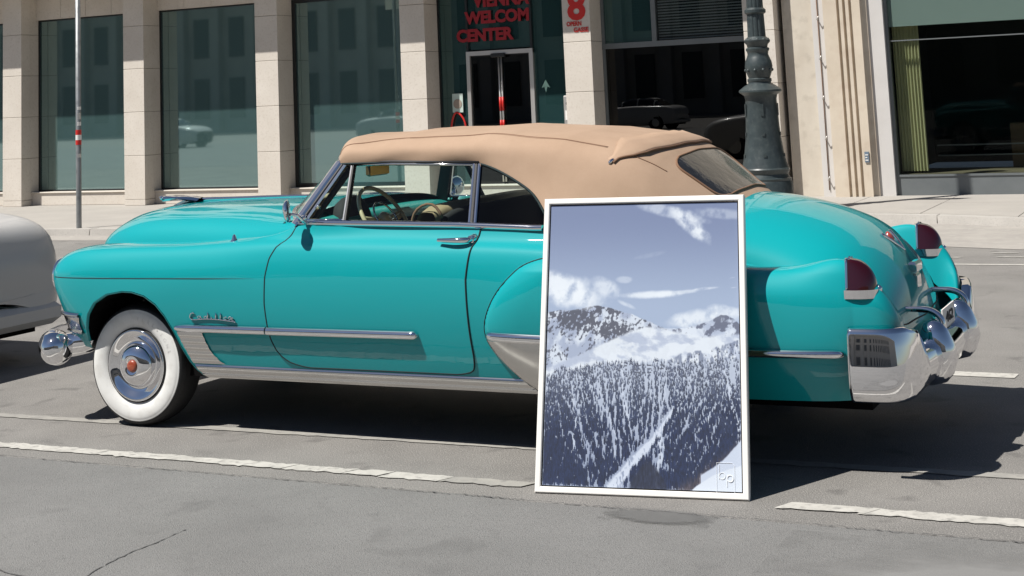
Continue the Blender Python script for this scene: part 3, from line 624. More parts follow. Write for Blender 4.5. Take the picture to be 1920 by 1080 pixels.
# crest and handle on the boot
cp = on_deck(0, 1.0)
def plate_on(name, yz, parent, mat, lift=.006):
    P = [];
    for y, z in yz:
        q = on_deck(y, z); P.append((q[0]+lift, y, q[2]))
    n = len(P); V = P+[(p[0]-.02, p[1], p[2]) for p in P]
    return add(name, V, [tuple(range(n))]+[(i, n+i, n+(i+1) % n, (i+1) % n) for i in range(n)], mat, parent)
for s in (-1, 1): add('trunk_emblem', *tube(curve([(on_deck(s*.10, 1.045)[0]+.006, s*.10, 1.045), (on_deck(s*.05, 1.0)[0]+.007, s*.05, 1.0), (on_deck(0, .95)[0]+.007, 0, .955)], 12), np.linspace(.010, .005, 12), 8), chrome, deck, True)
ec = on_deck(0, 1.03); add('crest', *lathe([(0, .010), (.022, .008), (.03, .003), (.03, -.01)], (ec[0]+.004, 0, ec[2]), (.8, 0, .6), 20), principled('crest_red', (.35, .05, .04), .25, coat=1), deck, True)
hc = on_deck(0, .86)
add('trunk_handle', *merge(box(hc[0]-.01, hc[0]+.035, -.075, .075, .84, .90, .012), box(hc[0]-.01, hc[0]+.03, -.05, .05, .735, .84, .012)), chrome, deck)
add('keyhole', *lathe([(0, .012), (.014, .01), (.016, 0)], (hc[0]-.015, -.13, .84), (1, 0, .2), 14), chrome, deck, True)
# ---- doors (proud skin with shut lines)
def xf(z):   # front shut line
    return np.interp(z, [.40, .41, .425, .45, .49, .55, .62, .75, .90, 1.0, 1.06, 1.09, 1.12, 1.19], [-.36, -.42, -.47, -.515, -.55, -.575, -.587, -.593, -.583, -.56, -.525, -.485, -.46, -.43])
def xr(z):
    return np.interp(z, [.40, .41, .425, .45, .50, .62, .9, 1.05, 1.12, 1.19], [.60, .66, .685, .697, .702, .698, .695, .715, .735, .742])
zr = np.concatenate([[.402, .406, .413, .425, .44], np.linspace(.46, 1.168, 46)]); un = np.linspace(0, 1, 60)
Xg = np.array([xf(z)+.004+(xr(z)-xf(z)-.008)*un for z in zr]); Zg = np.repeat(zr[:, None], 60, 1)
Pd, Nd = surf(Xg, Zg, .0035)
doorL, doorR = both('door', grid(Pd.transpose(1, 0, 2)), paint)
ol = [(xf(z), z) for z in zr[::-1]]+[(x, .399) for x in np.linspace(-.34, .58, 40)]+[(xr(z), z) for z in zr]
ol = np.array(ol); Ps, _ = surf(ol[:, 0], ol[:, 1], .0015)
sv = tube(Ps, .0048, 6); add('door_seam', *sv, seam_m, doorL, True); add('door_seam', *mir(sv), seam_m, doorR, True)
# rear fender leading edge seam
lz = np.linspace(.33, 1.035, 70); Ps, _ = surf(lead(lz)-.004, lz, .001); sv = tube(Ps, .0042, 6); both('fender_seam', sv, seam_m)
# ---- trim strips following the side
def strip(x0, x1, z0, z1, hgt, proud, n=70, taper=(.05, .05), mat=chrome, name='trim_spear', tip=.35, off=0.):
    x = np.linspace(x0, x1, n); z = np.linspace(z0, z1, n); P, Nn = surf(x, z, off); Nn = Nn*np.array([0, 1, 0]); Nn /= np.linalg.norm(Nn, axis=1)[:, None]
    prof = [(hgt*.5*math.cos(a), proud*max(0, math.sin(a))**.8) for a in np.linspace(0, math.pi, 11)]+[(-hgt*.5, -.01), (hgt*.5, -.01)]
    d0 = np.clip((x-x0)/max(taper[0], 1e-6), 0, 1) if taper[0] else np.ones(n); d1 = np.clip((x1-x)/max(taper[1], 1e-6), 0, 1) if taper[1] else np.ones(n)
    sc = tip+(1-tip)*np.sqrt(1-(1-np.minimum(d0, d1))**2)
    T = np.tile([0, 0, 1.], (n, 1)); return both(name, sweep(P, Nn, T, prof, sc), mat, auto=50)
strip(-1.245, -.595, .600, .601, .048, .032, taper=(.10, 0)); strip(-.585, .385, .601, .604, .048, .032, taper=(0, .035), off=.003)
strip(2.05, 2.675, .578, .580, .042, .030, taper=(0, .06))
# rear gravel shield: trim top and chrome lower panel on rear fender front
zz_ = np.linspace(.335, .60, 22); uu = np.linspace(0, 1, 40)
Xg = np.array([lead(z)+.004+(1.55-lead(z))*uu for z in zz_]); P_, N_ = surf(Xg, np.repeat(zz_[:, None], 40, 1), .006)
both('gravel_shield', grid(P_.transpose(1, 0, 2)), chrome_d)
strip(.80, 1.6, .616, .604, .05, .026, taper=(.05, 0), name='shield_trim')
# front stone guard with ribs
zz_ = np.linspace(.395, .580, 40); uu = np.linspace(0, 1, 16)
rib = np.array([.0045+.004*abs(math.sin((z-.395)/.185*math.pi*5)) for z in zz_])
f0 = np.interp(zz_, [.395, .45, .50, .58], [-1.155, -1.178, -1.20, -1.232]); f1 = np.interp(zz_, [.395, .42, .47, .53, .58], [-.925, -.965, -1.01, -1.035, -1.05])
Xg = f0[:, None]+(f1-f0)[:, None]*uu; P_, N_ = surf(Xg, np.repeat(zz_[:, None], 16, 1), 0); P_ = P_+N_*rib[:, None, None]
both('stone_guard', grid(P_.transpose(1, 0, 2)), chrome_d)
# rocker moulding
zz_ = np.linspace(.312, .388, 15); xx = np.linspace(-1.125, 1.10, 90)
Xg = np.repeat(xx[None], 15, 0); Zg = np.repeat(zz_[:, None], 90, 1)
x0 = np.interp(zz_, [.312, .33, .388], [-1.06, -1.10, -1.15])[:, None]; x1 = lead(zz_)[:, None]-.006; Xg = x0+(x1-x0)*np.linspace(0, 1, 90)[None]
P_, N_ = surf(Xg, np.maximum(Zg, .318), 0); P_[:, :, 2] = Zg; rp = np.array([.004, .010, .013, .014, .013, .009, .009, .013, .015, .015, .014, .013, .011, .007, .002])
P_[:, :, 1] -= rp[:, None]; both('rocker_moulding', grid(P_.transpose(1, 0, 2)), chrome_d)
# front fender crease line (its shade drawn as a thin dark tube)
xx = np.linspace(-2.2, -.66, 60); P_, N_ = surf(xx, np.linspace(.872, .888, 60), .0)
both('crease_shade_line', tube(P_, np.concatenate([np.full(45, .0026), np.linspace(.0026, .0004, 15)]), 6), seam_m)
# belt moulding
bx = np.concatenate([np.linspace(-.43, 1.10, 60)]); bz = np.interp(bx, [-.43, -.3, 0, .6, 1.05], [1.182, 1.186, 1.182, 1.172, 1.155])
Pb = np.stack([bx, -np.interp(bx, [-.43, -.3, 0, .6, 1.05], [.868, .866, .868, .868, .862]), bz], -1)
both('belt_moulding', sweep(Pb, np.tile([0, -1., 0], (60, 1)), np.tile([0, 0, 1.], (60, 1)), [(.017, -.02), (.017, .004), (.012, .014), (0, .018), (-.012, .014), (-.016, .004), (-.016, -.02)], sc=np.concatenate([np.linspace(.2, 1, 6), np.ones(54)])), chrome, auto=50)
# door handle
hx, hz = .62, 1.105; hp, _ = surf(np.array([hx]), np.array([1.09])); hy = hp[0, 1]
hv = merge(tube(curve([(hx+.08, hy+.02, 1.10), (hx+.075, hy-.035, 1.10), (hx+.04, hy-.05, 1.10), (hx-.10, hy-.045, 1.10)], 20), np.concatenate([np.full(6, .015), np.linspace(.016, .010, 14)]), 10), tube([(hx+.085, hy+.03, 1.10), (hx+.08, hy-.012, 1.10)], [.032, .022], 14), tube([(hx+.03, hy+.02, 1.068), (hx+.03, hy-.02, 1.066)], .012, 10))
add('door_handle', *hv, chrome, doorL, True, auto=60); add('door_handle', *mir(hv), chrome, doorR, True, auto=60)
# script emblem on front fender
def script(strokes, x0, z0, s):
    parts = []
    for st, r in strokes:
        P = curve(st, max(6, 5*len(st))) if len(st) > 2 else np.array(st, float); Q_, N__ = surf(x0+P[:, 0]*s, z0+P[:, 1]*s*.62, .005); parts.append(tube(Q_, r*.72, 6))
    return merge(*parts)
sk = [([(.9, 1.65), (.55, 1.75), (.2, 1.35), (.05, .75), (.25, .35), (1.2, .28), (7.9, -.02)], .0048)]
for lx in (1.45, 2.6, 6.75): sk.append(([(lx+.45, 1.0), (lx+.1, 1.05), (lx, .7), (lx+.25, .5), (lx+.5, .95), (lx+.62, .5)], .0036))
for lx, t in ((3.15, 1.9), (4.55, 1.85), (5.35, 1.85)): sk.append(([(lx+.12, t), (lx-.02, .45)], .005))
sk.append(([(3.85, 1.0), (3.78, .45)], .0042)); sk.append(([(6.5, .9), (6.1, .98), (6.0, .6), (6.4, .45)], .0036)); sk.append(([(7.6, .85), (7.25, .85), (7.2, .5), (7.6, .3)], .0036))
both('script_emblem', script(sk, -1.125, .646, .041), chrome)[0]
# antenna base, cowl vents
ab = np.array((-.88, -.86, 1.083)); add('antenna_cap', *lathe([(.026, -.012), (.024, .004), (.014, .016), (.010, .032), (0, .042)], ab, (0, -.1, 1), 18), chrome, car, True, auto=50)

# ---- soft top
TP = [ # xs, xc, [(w,z)*7]
 (-.275, -.475, [(.655, 1.500), (.660, 1.512), (.652, 1.528), (.60, 1.552), (.42, 1.578), (.21, 1.590), (0, 1.594)]),
 (-.245, -.445, [(.668, 1.502), (.676, 1.532), (.662, 1.562), (.60, 1.594), (.42, 1.622), (.21, 1.636), (0, 1.640)]),
 (-.12, -.30, [(.682, 1.503), (.690, 1.543), (.675, 1.585), (.605, 1.620), (.42, 1.646), (.21, 1.658), (0, 1.662)]),
 (.10, .0, [(.690, 1.501), (.698, 1.546), (.682, 1.592), (.61, 1.630), (.42, 1.657), (.21, 1.670), (0, 1.674)]),
 (.38, .35, [(.697, 1.496), (.705, 1.545), (.688, 1.592), (.612, 1.635), (.42, 1.664), (.21, 1.678), (0, 1.682)]),
 (.66, .66, [(.705, 1.484), (.712, 1.54), (.690, 1.592), (.612, 1.636), (.42, 1.664), (.21, 1.678), (0, 1.682)]),
 (.80, .82, [(.722, 1.438), (.715, 1.515), (.692, 1.582), (.612, 1.630), (.42, 1.658), (.21, 1.671), (0, 1.675)]),
 (.93, .97, [(.745, 1.372), (.723, 1.475), (.694, 1.568), (.611, 1.622), (.42, 1.649), (.21, 1.662), (0, 1.666)]),
 (1.04, 1.09, [(.785, 1.29), (.74, 1.43), (.697, 1.552), (.609, 1.612), (.42, 1.640), (.21, 1.652), (0, 1.656)]),
 (1.14, 1.20, [(.838, 1.165), (.762, 1.375), (.700, 1.532), (.606, 1.598), (.42, 1.628), (.21, 1.641), (0, 1.645)]),
 (1.32, 1.40, [(.835, 1.118), (.762, 1.345), (.695, 1.50), (.598, 1.570), (.42, 1.604), (.21, 1.618), (0, 1.622)]),
 (1.47, 1.56, [(.828, 1.088), (.748, 1.305), (.675, 1.45), (.578, 1.525), (.41, 1.566), (.205, 1.584), (0, 1.589)]),
 (1.60, 1.68, [(.818, 1.065), (.728, 1.255), (.645, 1.385), (.548, 1.455), (.40, 1.50), (.20, 1.522), (0, 1.529)]),
 (1.73, 1.81, [(.80, 1.045), (.70, 1.19), (.61, 1.295), (.515, 1.36), (.385, 1.405), (.195, 1.428), (0, 1.435)]),
 (1.85, 1.94, [(.77, 1.03), (.665, 1.125), (.575, 1.20), (.485, 1.255), (.37, 1.30), (.19, 1.323), (0, 1.331)]),
 (1.95, 2.05, [(.72, 1.02), (.62, 1.08), (.54, 1.125), (.46, 1.17), (.355, 1.21), (.185, 1.236), (0, 1.245)]),
 (1.99, 2.09, [(.68, 1.00), (.60, 1.05), (.52, 1.09), (.45, 1.13), (.35, 1.165), (.18, 1.19), (0, 1.20)])]
tn = []
for xs_, xc_, p in TP:
    w0 = p[0][0]; row = [(xs_+(xc_-xs_)*(1-(w_/w0)**2), -w_, z) for w_, z in p]
    tn.append(row+[(x, -y, z) for x, y, z in row[:-1][::-1]])
tn = np.array(tn); TU, TV = 170, 150
TG = netsurf(tn, TU, TV)
_gu, _gv = np.meshgrid(np.linspace(0, 1, TU), np.linspace(-1, 1, TV), indexing='ij')
TG[:, :, 2] += (-.008*np.abs(np.sin(_gu*math.pi*5.0))**.7*(1-_gv**2)+.0022*np.sin(_gu*41+_gv*9+2*np.sin(_gv*7))*np.exp(-((np.abs(_gv)-.62)/.2)**2)+.0014*np.sin(_gu*23-_gv*17))
TG[:, :, 1] += .0022*np.sin(_gu*31+np.abs(_gv)*12)*np.sign(_gv)*np.clip((np.abs(_gv)-.55)*3, 0, 1); tt = chord(tn); ts = chord(tn.transpose(1, 0, 2))
top = add('soft_top', *grid(TG), fabric, car, True)
inn = TG.copy(); inn[:, :, 2] -= .012; inn[:, :, 1] *= .985; add('headliner', *grid(inn), darkint, top, True)
def topat(u, v, off=0.):
    """u station index (0..16), v across index (0..12), interpolated"""
    fu = np.interp(u, np.arange(len(TP)), tt)/tt[-1]*(TU-1); fv = np.interp(v, np.arange(13), ts)/ts[-1]*(TV-1)
    def s(a, b):
        a = np.clip(a, 0, TU-1.001); b = np.clip(b, 0, TV-1.001); i = np.floor(a).astype(int); j = np.floor(b).astype(int); f = (a-i)[..., None]; g = (b-j)[..., None]
        return TG[i, j]*(1-f)*(1-g)+TG[i+1, j]*f*(1-g)+TG[i, j+1]*(1-f)*g+TG[i+1, j+1]*f*g
    fu = np.asarray(fu, float); fv = np.asarray(fv, float); fu, fv = np.broadcast_arrays(fu, fv)
    P = s(fu, fv); du = s(fu+.8, fv)-s(fu-.8, fv); dv = s(fu, fv+.8)-s(fu, fv-.8); n = np.cross(du, dv); n /= np.linalg.norm(n, axis=-1)[..., None]+1e-12
    n = n*np.where(n[..., 2:3] < 0, -1, 1); return P+n*off, n
# rear window: rounded panel
nu_, nv_ = 26, 40; U = np.linspace(12.25, 14.35, nu_)[:, None]; half = (2.55-.25*np.linspace(0, 1, nu_)**2)*np.clip(1-np.abs(np.linspace(-1, 1, nu_))**7*.28, 0, 1)
Vv = 6+half[:, None]*np.linspace(-1, 1, nv_)[None]
P_, _ = topat(np.repeat(U, nv_, 1), Vv, .004); rw = add('rear_window', *grid(P_), backlight, top, True)
rim = np.concatenate([P_[0], P_[1:, -1], P_[-1, ::-1][1:], P_[::-1, 0][1:-1]]); add('window_piping', *tube(rim, .0065, 6, closed=True), seam_t, rw, True)
# folding-bow flap with chrome tips
vq = np.linspace(2.1, 9.9, 90); uq = 10.55+.75*(1-((vq-6)/3.9)**2)
P_, Nn = topat(uq, vq, .0); T = np.gradient(P_, axis=0); T /= np.linalg.norm(T, axis=1)[:, None]; S = np.cross(Nn, T)
sgn = np.sign(S[:, :1]); S = S*sgn
scl = np.clip(np.minimum(np.arange(90), 89-np.arange(90))/14., .22, 1)
add('bow_flap', *sweep(P_, Nn, S, [(.07, -.01), (.07, .009), (.06, .014), (.0, .013), (-.05, .007), (-.11, .0005), (-.11, -.01)], scl), fabric, top, True)
add('flap_piping', *tube(P_+S*(.074*scl)[:, None]+Nn*.005, .0065, 6), seam_t, top, True)
for k in (0, -1): add('flap_tip', *lathe([(0, -.022), (.008, -.015), (.010, 0), (.007, .015), (0, .022)], P_[k]+Nn[k]*.004, T[k], 12), chrome, top, True)
# seams
for s in (-1, 1):
    vv = 6+s*np.interp(np.linspace(0, 1, 60), [0, .2, .5, 1], [3.4, 2.9, 2.8, 3.1]); P_, _ = topat(np.linspace(.3, 10.2, 60), vv, .0006); add('top_seam', *tube(P_, .0024, 5), seam_t, top, True)
    P_, _ = topat(np.linspace(.3, 10.2, 60), vv+s*.07, .0006); add('top_seam', *tube(P_, .0014, 5), seam_t, top, True)
    P_, _ = topat(np.linspace(11.15, 12.35, 20), 6+s*np.linspace(3.25, 3.05, 20), .001); add('top_seam', *tube(P_, .003, 5), seam_t, top, True)
    P_, _ = topat(np.linspace(.2, 9.0, 50), 6+s*5.97, .002); add('edge_binding', *tube(P_, .007, 6), seam_m, top, True)
P_, _ = topat(np.full(60, 15.15), np.linspace(.2, 11.8, 60), .0); add('base_bead', *tube(P_, .008, 6), chrome_d, top, True)
P_, _ = topat(np.linspace(9.1, 15.1, 60), np.full(60, .12), .0); bb = tube(P_, .008, 6); add('base_bead', *bb, chrome_d, top, True); add('base_bead', *mir(bb), chrome_d, top, True)

# ---- glass and window frames
def edge_top(u): return topat(u, 0.02)[0]
def sidewin(name, bot, topp, n=20):
    A = curve(bot, n) if len(bot) > 2 else np.linspace(bot[0], bot[1], n); B = curve(topp, n) if len(topp) > 2 else np.linspace(topp[0], topp[1], n)
    g = np.array([A*(1-t)+B*t for t in np.linspace(0, 1, 8)]); return both(name, grid(g), carglass)
bl = lambda x: np.array((x, -.858, np.interp(x, [-.43, 0, .6, 1.05], [1.185, 1.185, 1.175, 1.16])))
tl = lambda x: np.array((x, -np.interp(x, [-.27, .1, .66], [.655, .690, .702]), np.interp(x, [-.27, .1, .66], [1.495, 1.497, 1.482])))
sidewin('vent_window', [bl(-.40), bl(-.135)], [tl(-.265), tl(-.185)]); sidewin('door_window', [bl(-.125), bl(.675)], [tl(-.175), tl(.635)])
qt = [tuple(tl(.66))]+[tuple(edge_top(u)+np.array([0, .004, -.004])) for u in (6, 7, 8, 8.8)]
sidewin('quarter_window', [bl(.69), bl(1.0), bl(1.125)], qt)
fr = lambda a, b, r, nm, mt: both(nm, tube([a, b], r, 8), mt)
def bar(name, a, b, wd, dp, mat, parent=None):
    a = np.array(a, float); b = np.array(b, float); d = (b-a)/np.linalg.norm(b-a); n = np.array([0, -1., .45]); n -= d*(n@d); n /= np.linalg.norm(n); u = np.cross(d, n)
    return both(name, sweep([a, b], [n, n], [u, u], [(-wd/2, -dp/2), (-wd/2, dp*.3), (-wd*.25, dp/2), (wd*.25, dp/2), (wd/2, dp*.3), (wd/2, -dp/2)]), mat, False)
bar('windshield_pillar', bl(-.455)+np.array([0, -.006, -.01]), tl(-.275)+np.array([-.002, .0, .012]), .042, .035, chrome)
bar('pillar_gasket', bl(-.415), tl(-.252), .016, .03, black)
bar('pillar_trim', bl(-.43)+np.array([.02, .06, 0]), tl(-.26)+np.array([.02, .05, 0]), .075, .03, darkint)
bar('vent_frame', bl(-.388), tl(-.232), .020, .028, chrome)
bar('vent_divider', bl(-.13), tl(-.182), .016, .025, chrome_d); bar('divider_gasket', bl(-.115), tl(-.168), .010, .028, black)
bar('window_frame', bl(.668), tl(.632), .018, .03, chrome); bar('frame_gasket', bl(.684), tl(.648), .014, .028, black); bar('quarter_frame', bl(.702), tl(.664), .018, .03, chrome)
both('window_header', tube([tl(-.25), tl(.1), tl(.4), tl(.65)], .009, 8), chrome_d); both('header_gasket', tube([tl(-.25)+np.array([0, 0, .012]), tl(.1)+np.array([0, 0, .012]), tl(.66)+np.array([0, 0, .012])], .010, 8), black)
both('vent_sill', tube([bl(-.38)+np.array([0, 0, .014]), bl(-.14)+np.array([0, 0, .014])], .010, 8), chrome)
both('vent_latch', tube([bl(-.30)+np.array([0, .02, .08]), bl(-.29)+np.array([0, -.012, .10])], .006, 8), chrome)
# windshield
wb = curve([(-.455, -.842, 1.195), (-.62, -.62, 1.235), (-.72, 0, 1.262), (-.62, .62, 1.235), (-.455, .842, 1.195)], 40)
wt = curve([(-.275, -.65, 1.503), (-.40, -.42, 1.545), (-.455, 0, 1.572), (-.40, .42, 1.545), (-.275, .65, 1.503)], 40)
ws = add('windshield', *grid(np.array([wb*(1-t)+wt*t for t in np.linspace(0, 1, 12)])), carglass, car, True)
add('windshield_base', *tube(wb, .014, 8), chrome, ws, True); add('windshield_header', *tube(wt, .016, 8), chrome, ws, True)
# side mirrors
mv = []
mc = np.array((-.405, -1.005, 1.262))
mirh = lathe([(0, -.028), (.04, -.022), (.062, -.010), (.067, 0), (.063, .006), (0, .006)], mc, (.90, .43, .05), 28)
for nm, f in (('a', lambda v: v), ('b', mir)):
    mo = add('side_mirror', *f(mirh), chrome, car, True, auto=40)
    gl_ = f(lathe([(0, .0075), (.056, .0075), (.058, .005)], mc, (.90, .43, .05), 28)); add('mirror_glass', *gl_, principled('mirror_glass_'+nm, (.5, .52, .55), .03, 1.), mo, True)
    add('mirror_arm', *f(tube(curve([mc+np.array([-.005, .03, -.02]), (-.385, -.94, 1.235), (-.37, -.905, 1.20), (-.365, -.885, 1.185)], 14), .009, 8)), chrome, mo, True)
    add('mirror_clamp', *f(lathe([(0, -.02), (.016, -.012), (.018, .012), (0, .02)], (-.37, -.893, 1.215), (.3, -.6, .8), 12)), chrome, mo, True)

# ---- interior
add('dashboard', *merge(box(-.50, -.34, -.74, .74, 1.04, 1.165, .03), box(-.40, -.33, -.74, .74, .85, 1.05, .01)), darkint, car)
dp = curve([(-.60, 1.215), (-.52, 1.22), (-.42, 1.213), (-.33, 1.18), (-.31, 1.13)], 16)
add('dash_top', *grid(np.array([[(x, y, z-.03*(abs(y)/.82)**3) for x, z in dp] for y in np.linspace(-.79, .79, 24)])), principled('dash_paint', (.03, .33, .30), .4, coat=.4), car, True)
add('instrument_hood', *lathe([(.13, -.05), (.15, .0), (.15, .06), (.13, .065), (.12, .03), (0, .03)], (-.36, -.42, 1.15), (1, 0, .25), 24), darkint, car, True)
add('floor_pan', *box(-.9, 1.6, -.82, .82, .36, .40), darkint, car)
for s in (-1, 1):
    dt = add('door_trim', *box(-.42, 1.2, min(s*.845, s*.80), max(s*.845, s*.80), .42, 1.10, .01), darkint, car)
    add('door_cap', *box(-.42, 1.15, min(s*.855, s*.775), max(s*.855, s*.775), 1.10, 1.165, .02), MATS['dash_paint'], dt)
def cushion(x0, x1, y0, y1, z0, z1, lean=0., n=14):
    P = []
    for i, a in enumerate(np.linspace(0, 2*math.pi, 28, endpoint=False)):
        c, s = math.cos(a), math.sin(a); e = .45; px = np.sign(c)*abs(c)**e; pz = np.sign(s)*abs(s)**e
        row = []
        for y in np.linspace(-1, 1, n):
            k = (1-abs(y)**6*.35); z = (z0+z1)/2+pz*(z1-z0)/2*(1-.10*abs(y)**8); row.append(((x0+x1)/2+px*(x1-x0)/2*k+lean*(z-z0), (y0+y1)/2+y*(y1-y0)/2, z))
        P.append(row)
    P.append(P[0]); return grid(np.array(P))
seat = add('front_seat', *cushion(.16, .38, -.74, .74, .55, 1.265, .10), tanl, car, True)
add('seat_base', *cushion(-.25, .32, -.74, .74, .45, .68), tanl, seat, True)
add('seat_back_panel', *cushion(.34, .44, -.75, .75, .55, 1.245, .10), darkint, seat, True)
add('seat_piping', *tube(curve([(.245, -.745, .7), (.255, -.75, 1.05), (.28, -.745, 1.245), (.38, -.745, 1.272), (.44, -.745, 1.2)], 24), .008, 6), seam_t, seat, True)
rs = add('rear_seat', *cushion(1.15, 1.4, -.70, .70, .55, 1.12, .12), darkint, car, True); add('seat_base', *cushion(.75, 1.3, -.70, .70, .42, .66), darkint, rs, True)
# steering wheel
sc_ = np.array((-.135, -.40, 1.165)); nrm = np.array((math.cos(R(33)), 0, math.sin(R(33)))); uu = np.array((0, 1., 0)); vv = np.cross(nrm, uu); 
rimp = [sc_+.215*(math.cos(a)*uu+math.sin(a)*vv) for a in np.linspace(0, 2*math.pi, 64, endpoint=False)]
stw = add('steering_wheel', *tube(rimp, .0125, 10, closed=True), ivory, car, True)
add('horn_ring', *tube([sc_+.105*(math.cos(a)*uu+math.sin(a)*vv)+nrm*.012 for a in np.linspace(0, 2*math.pi, 40, endpoint=False)], .006, 8, closed=True), chrome, stw, True)
add('hub', *lathe([(0, .03), (.03, .026), (.045, .01), (.04, -.03), (.025, -.05)], sc_, nrm, 20), ivory, stw, True)
for a in (.15, math.pi-.15, -math.pi/2): add('spoke', *tube([sc_-nrm*.01, sc_+.21*(math.cos(a)*uu+math.sin(a)*vv)], .009, 8), ivory, stw, True)
add('steering_column', *tube([sc_-nrm*.02, sc_-nrm*.5], .028, 12), darkint, stw, True)
add('shift_lever', *tube([sc_-nrm*.09, sc_-nrm*.06+np.array([.02, .18, .02])], .006, 8), chrome, stw, True)
add('shift_knob', *lathe([(0, -.03), (.014, -.02), (.017, 0), (.012, .022), (0, .03)], sc_-nrm*.05+np.array([.02, .19, .022]), (0.2, 1, .2), 14), ivory, stw, True)
rm_ = add('rear_view_mirror', *box(-.43, -.405, -.12, .12, 1.395, 1.475, .012), principled('mirror_back_brown', (.10, .06, .02), .4), car)
add('mirror_glass', *box(-.404, -.401, -.112, .112, 1.402, 1.468), principled('amber_mirror', (.75, .42, .05), .15, .6), rm_)
add('mirror_stem', *tube([(-.43, 0, 1.47), (-.46, 0, 1.56)], .008, 8), chrome, rm_, True)

# ---- tail lamps
def lamp_shape(g=0., z0=.872, z1=1.012, cap=True):
    rows = []
    for z in np.linspace(z0, z1, 16):
        t = (z-.872)/(1.012-.872); t = min(1, max(0, t)); xr_ = 2.70+.012+(.118+g)*math.sqrt(max(0, 1-t**2.2)); b = (.076+g)*(1-.42*t)*(1 if t < .97 else .75)
        rows.append([(2.70-g+(xr_-2.70+g)*math.sin(a)**.75 if 0 < a < math.pi else 2.70-g, -(.868+(-b*math.cos(a))), z) for a in np.linspace(0, math.pi, 22)])
    return rows
rows = lamp_shape(); rows.append([rows[-1][len(rows[-1])//2]]*22)
lv = grid(np.array(rows).transpose(1, 0, 2))
bz_ = lamp_shape(.010, .832, .872); bz_.append([(x*.94+2.74*.06, y*.94-.868*.06, .8725) for x, y, z in bz_[-1]]); bz_.insert(0, [(x*.7+2.74*.3, y*.8-.868*.2, .828) for x, y, z in bz_[0]])
bv = grid(np.array(bz_).transpose(1, 0, 2))
rimv = merge(tube([r[0] for r in rows[:-1]], .007, 6), tube([r[-1] for r in rows[:-1]], .007, 6), tube([(rows[-1][0][0]-.004, y, 1.010) for y in (-.905, -.868, -.83)], .007, 6))
for f in (lambda v: v, mir):
    tl_ = add('tail_light', *f(lv), red_l, car, True); add('light_base', *f(bv), chrome, tl_, True, auto=45); add('light_rim', *f(rimv), chrome, tl_, True)
    add('base_nib', *f(lathe([(0, -.02), (.012, -.01), (.014, .01), (0, .022)], (2.838, -.868, .868), (0, 0, 1), 10)), chrome, tl_, True)

# ---- rear bumper
def bumper_end():
    plan = curve([(2.70, -.975), (2.80, -.972), (2.90, -.945), (2.945, -.885), (2.965, -.78), (2.968, -.68)], 30); rows = []
    plan = np.c_[plan, np.zeros(30)]; T = np.gradient(plan, axis=0); T /= np.linalg.norm(T, axis=1)[:, None]; Nn = np.stack([-T[:, 1]*-1, T[:, 0]*-1, T[:, 2]], -1)
    Nn = np.stack([T[:, 1], -T[:, 0], np.zeros(30)], -1)
    prof = [(.700, -.03), (.704, .004), (.698, .016), (.68, .022), (.62, .030), (.55, .040), (.47, .046), (.42, .040), (.385, .026), (.368, .0), (.365, -.03)]
    t = np.linspace(0, 1, 30)
    for i in range(30):
        k = np.interp(t[i], [0, .55, .8, 1], [1, 1, .86, .60]); rows.append([(plan[i, 0]+Nn[i, 0]*b, plan[i, 1]+Nn[i, 1]*b, .365+(z-.365)*k+(.0 if t[i] < .6 else (t[i]-.6)*.10)) for z, b in prof])
    rows.insert(0, [(x, y+.03, z) for x, y, z in rows[0]])
    return grid(np.array(rows))
be = bumper_end(); be2 = mir(be)
yy = np.linspace(-.80, .80, 60)
pr = [(-.10, -.03), (-.10, .0), (-.065, .035), (0, .055), (.06, .042), (.095, .01), (.10, -.03)]
Pb = np.stack([2.94+.05*(1-(yy/.8)**2), yy, np.full(60, .475)], -1)
bar_v = sweep(Pb, np.tile([1., 0, 0], (60, 1)), np.tile([0, 0, 1.], (60, 1)), pr)
rb = add('rear_bumper', *bar_v, chrome, car, True, auto=60)
add('bumper_end', *be, chrome, rb, True); add('bumper_end', *be2, chrome, rb, True)
for s in (-1, 1):
    y = s*.36
    gz = [(.345, .02, .03, 2.95), (.36, .06, .06, 2.965), (.40, .085, .075, 2.975), (.47, .10, .082, 2.985), (.54, .09, .078, 2.985), (.60, .07, .066, 2.98), (.64, .05, .052, 2.98), (.66, .01, .01, 2.98)]
    gd = add('bumper_guard', *grid(np.array([[(xc+rx*math.cos(a), y+ry*math.sin(a), z) for z, rx, ry, xc in gz] for a in np.linspace(0, 2*math.pi, 33)])), chrome, rb, True)
    add('guard_rail', *tube(curve([(2.84, y, .705), (2.91, y, .705), (2.97, y, .698), (3.012, y, .668), (3.022, y, .60)], 24), np.linspace(.013, .020, 24), 12), chrome, gd, True)
add('lower_pan', *box(2.66, 2.97, -.82, .82, .37, .43, .01), darkint, rb)
pl_ = add('licence_plate', *box(2.985, 2.992, -.17, .17, .575, .675), white_p, rb)
place_text('plate_text', '462', .075, (2.9935, -.09, .60), black, pl_, xdir=(0, 1, 0), ydir=(0, 0, 1), width=.2)

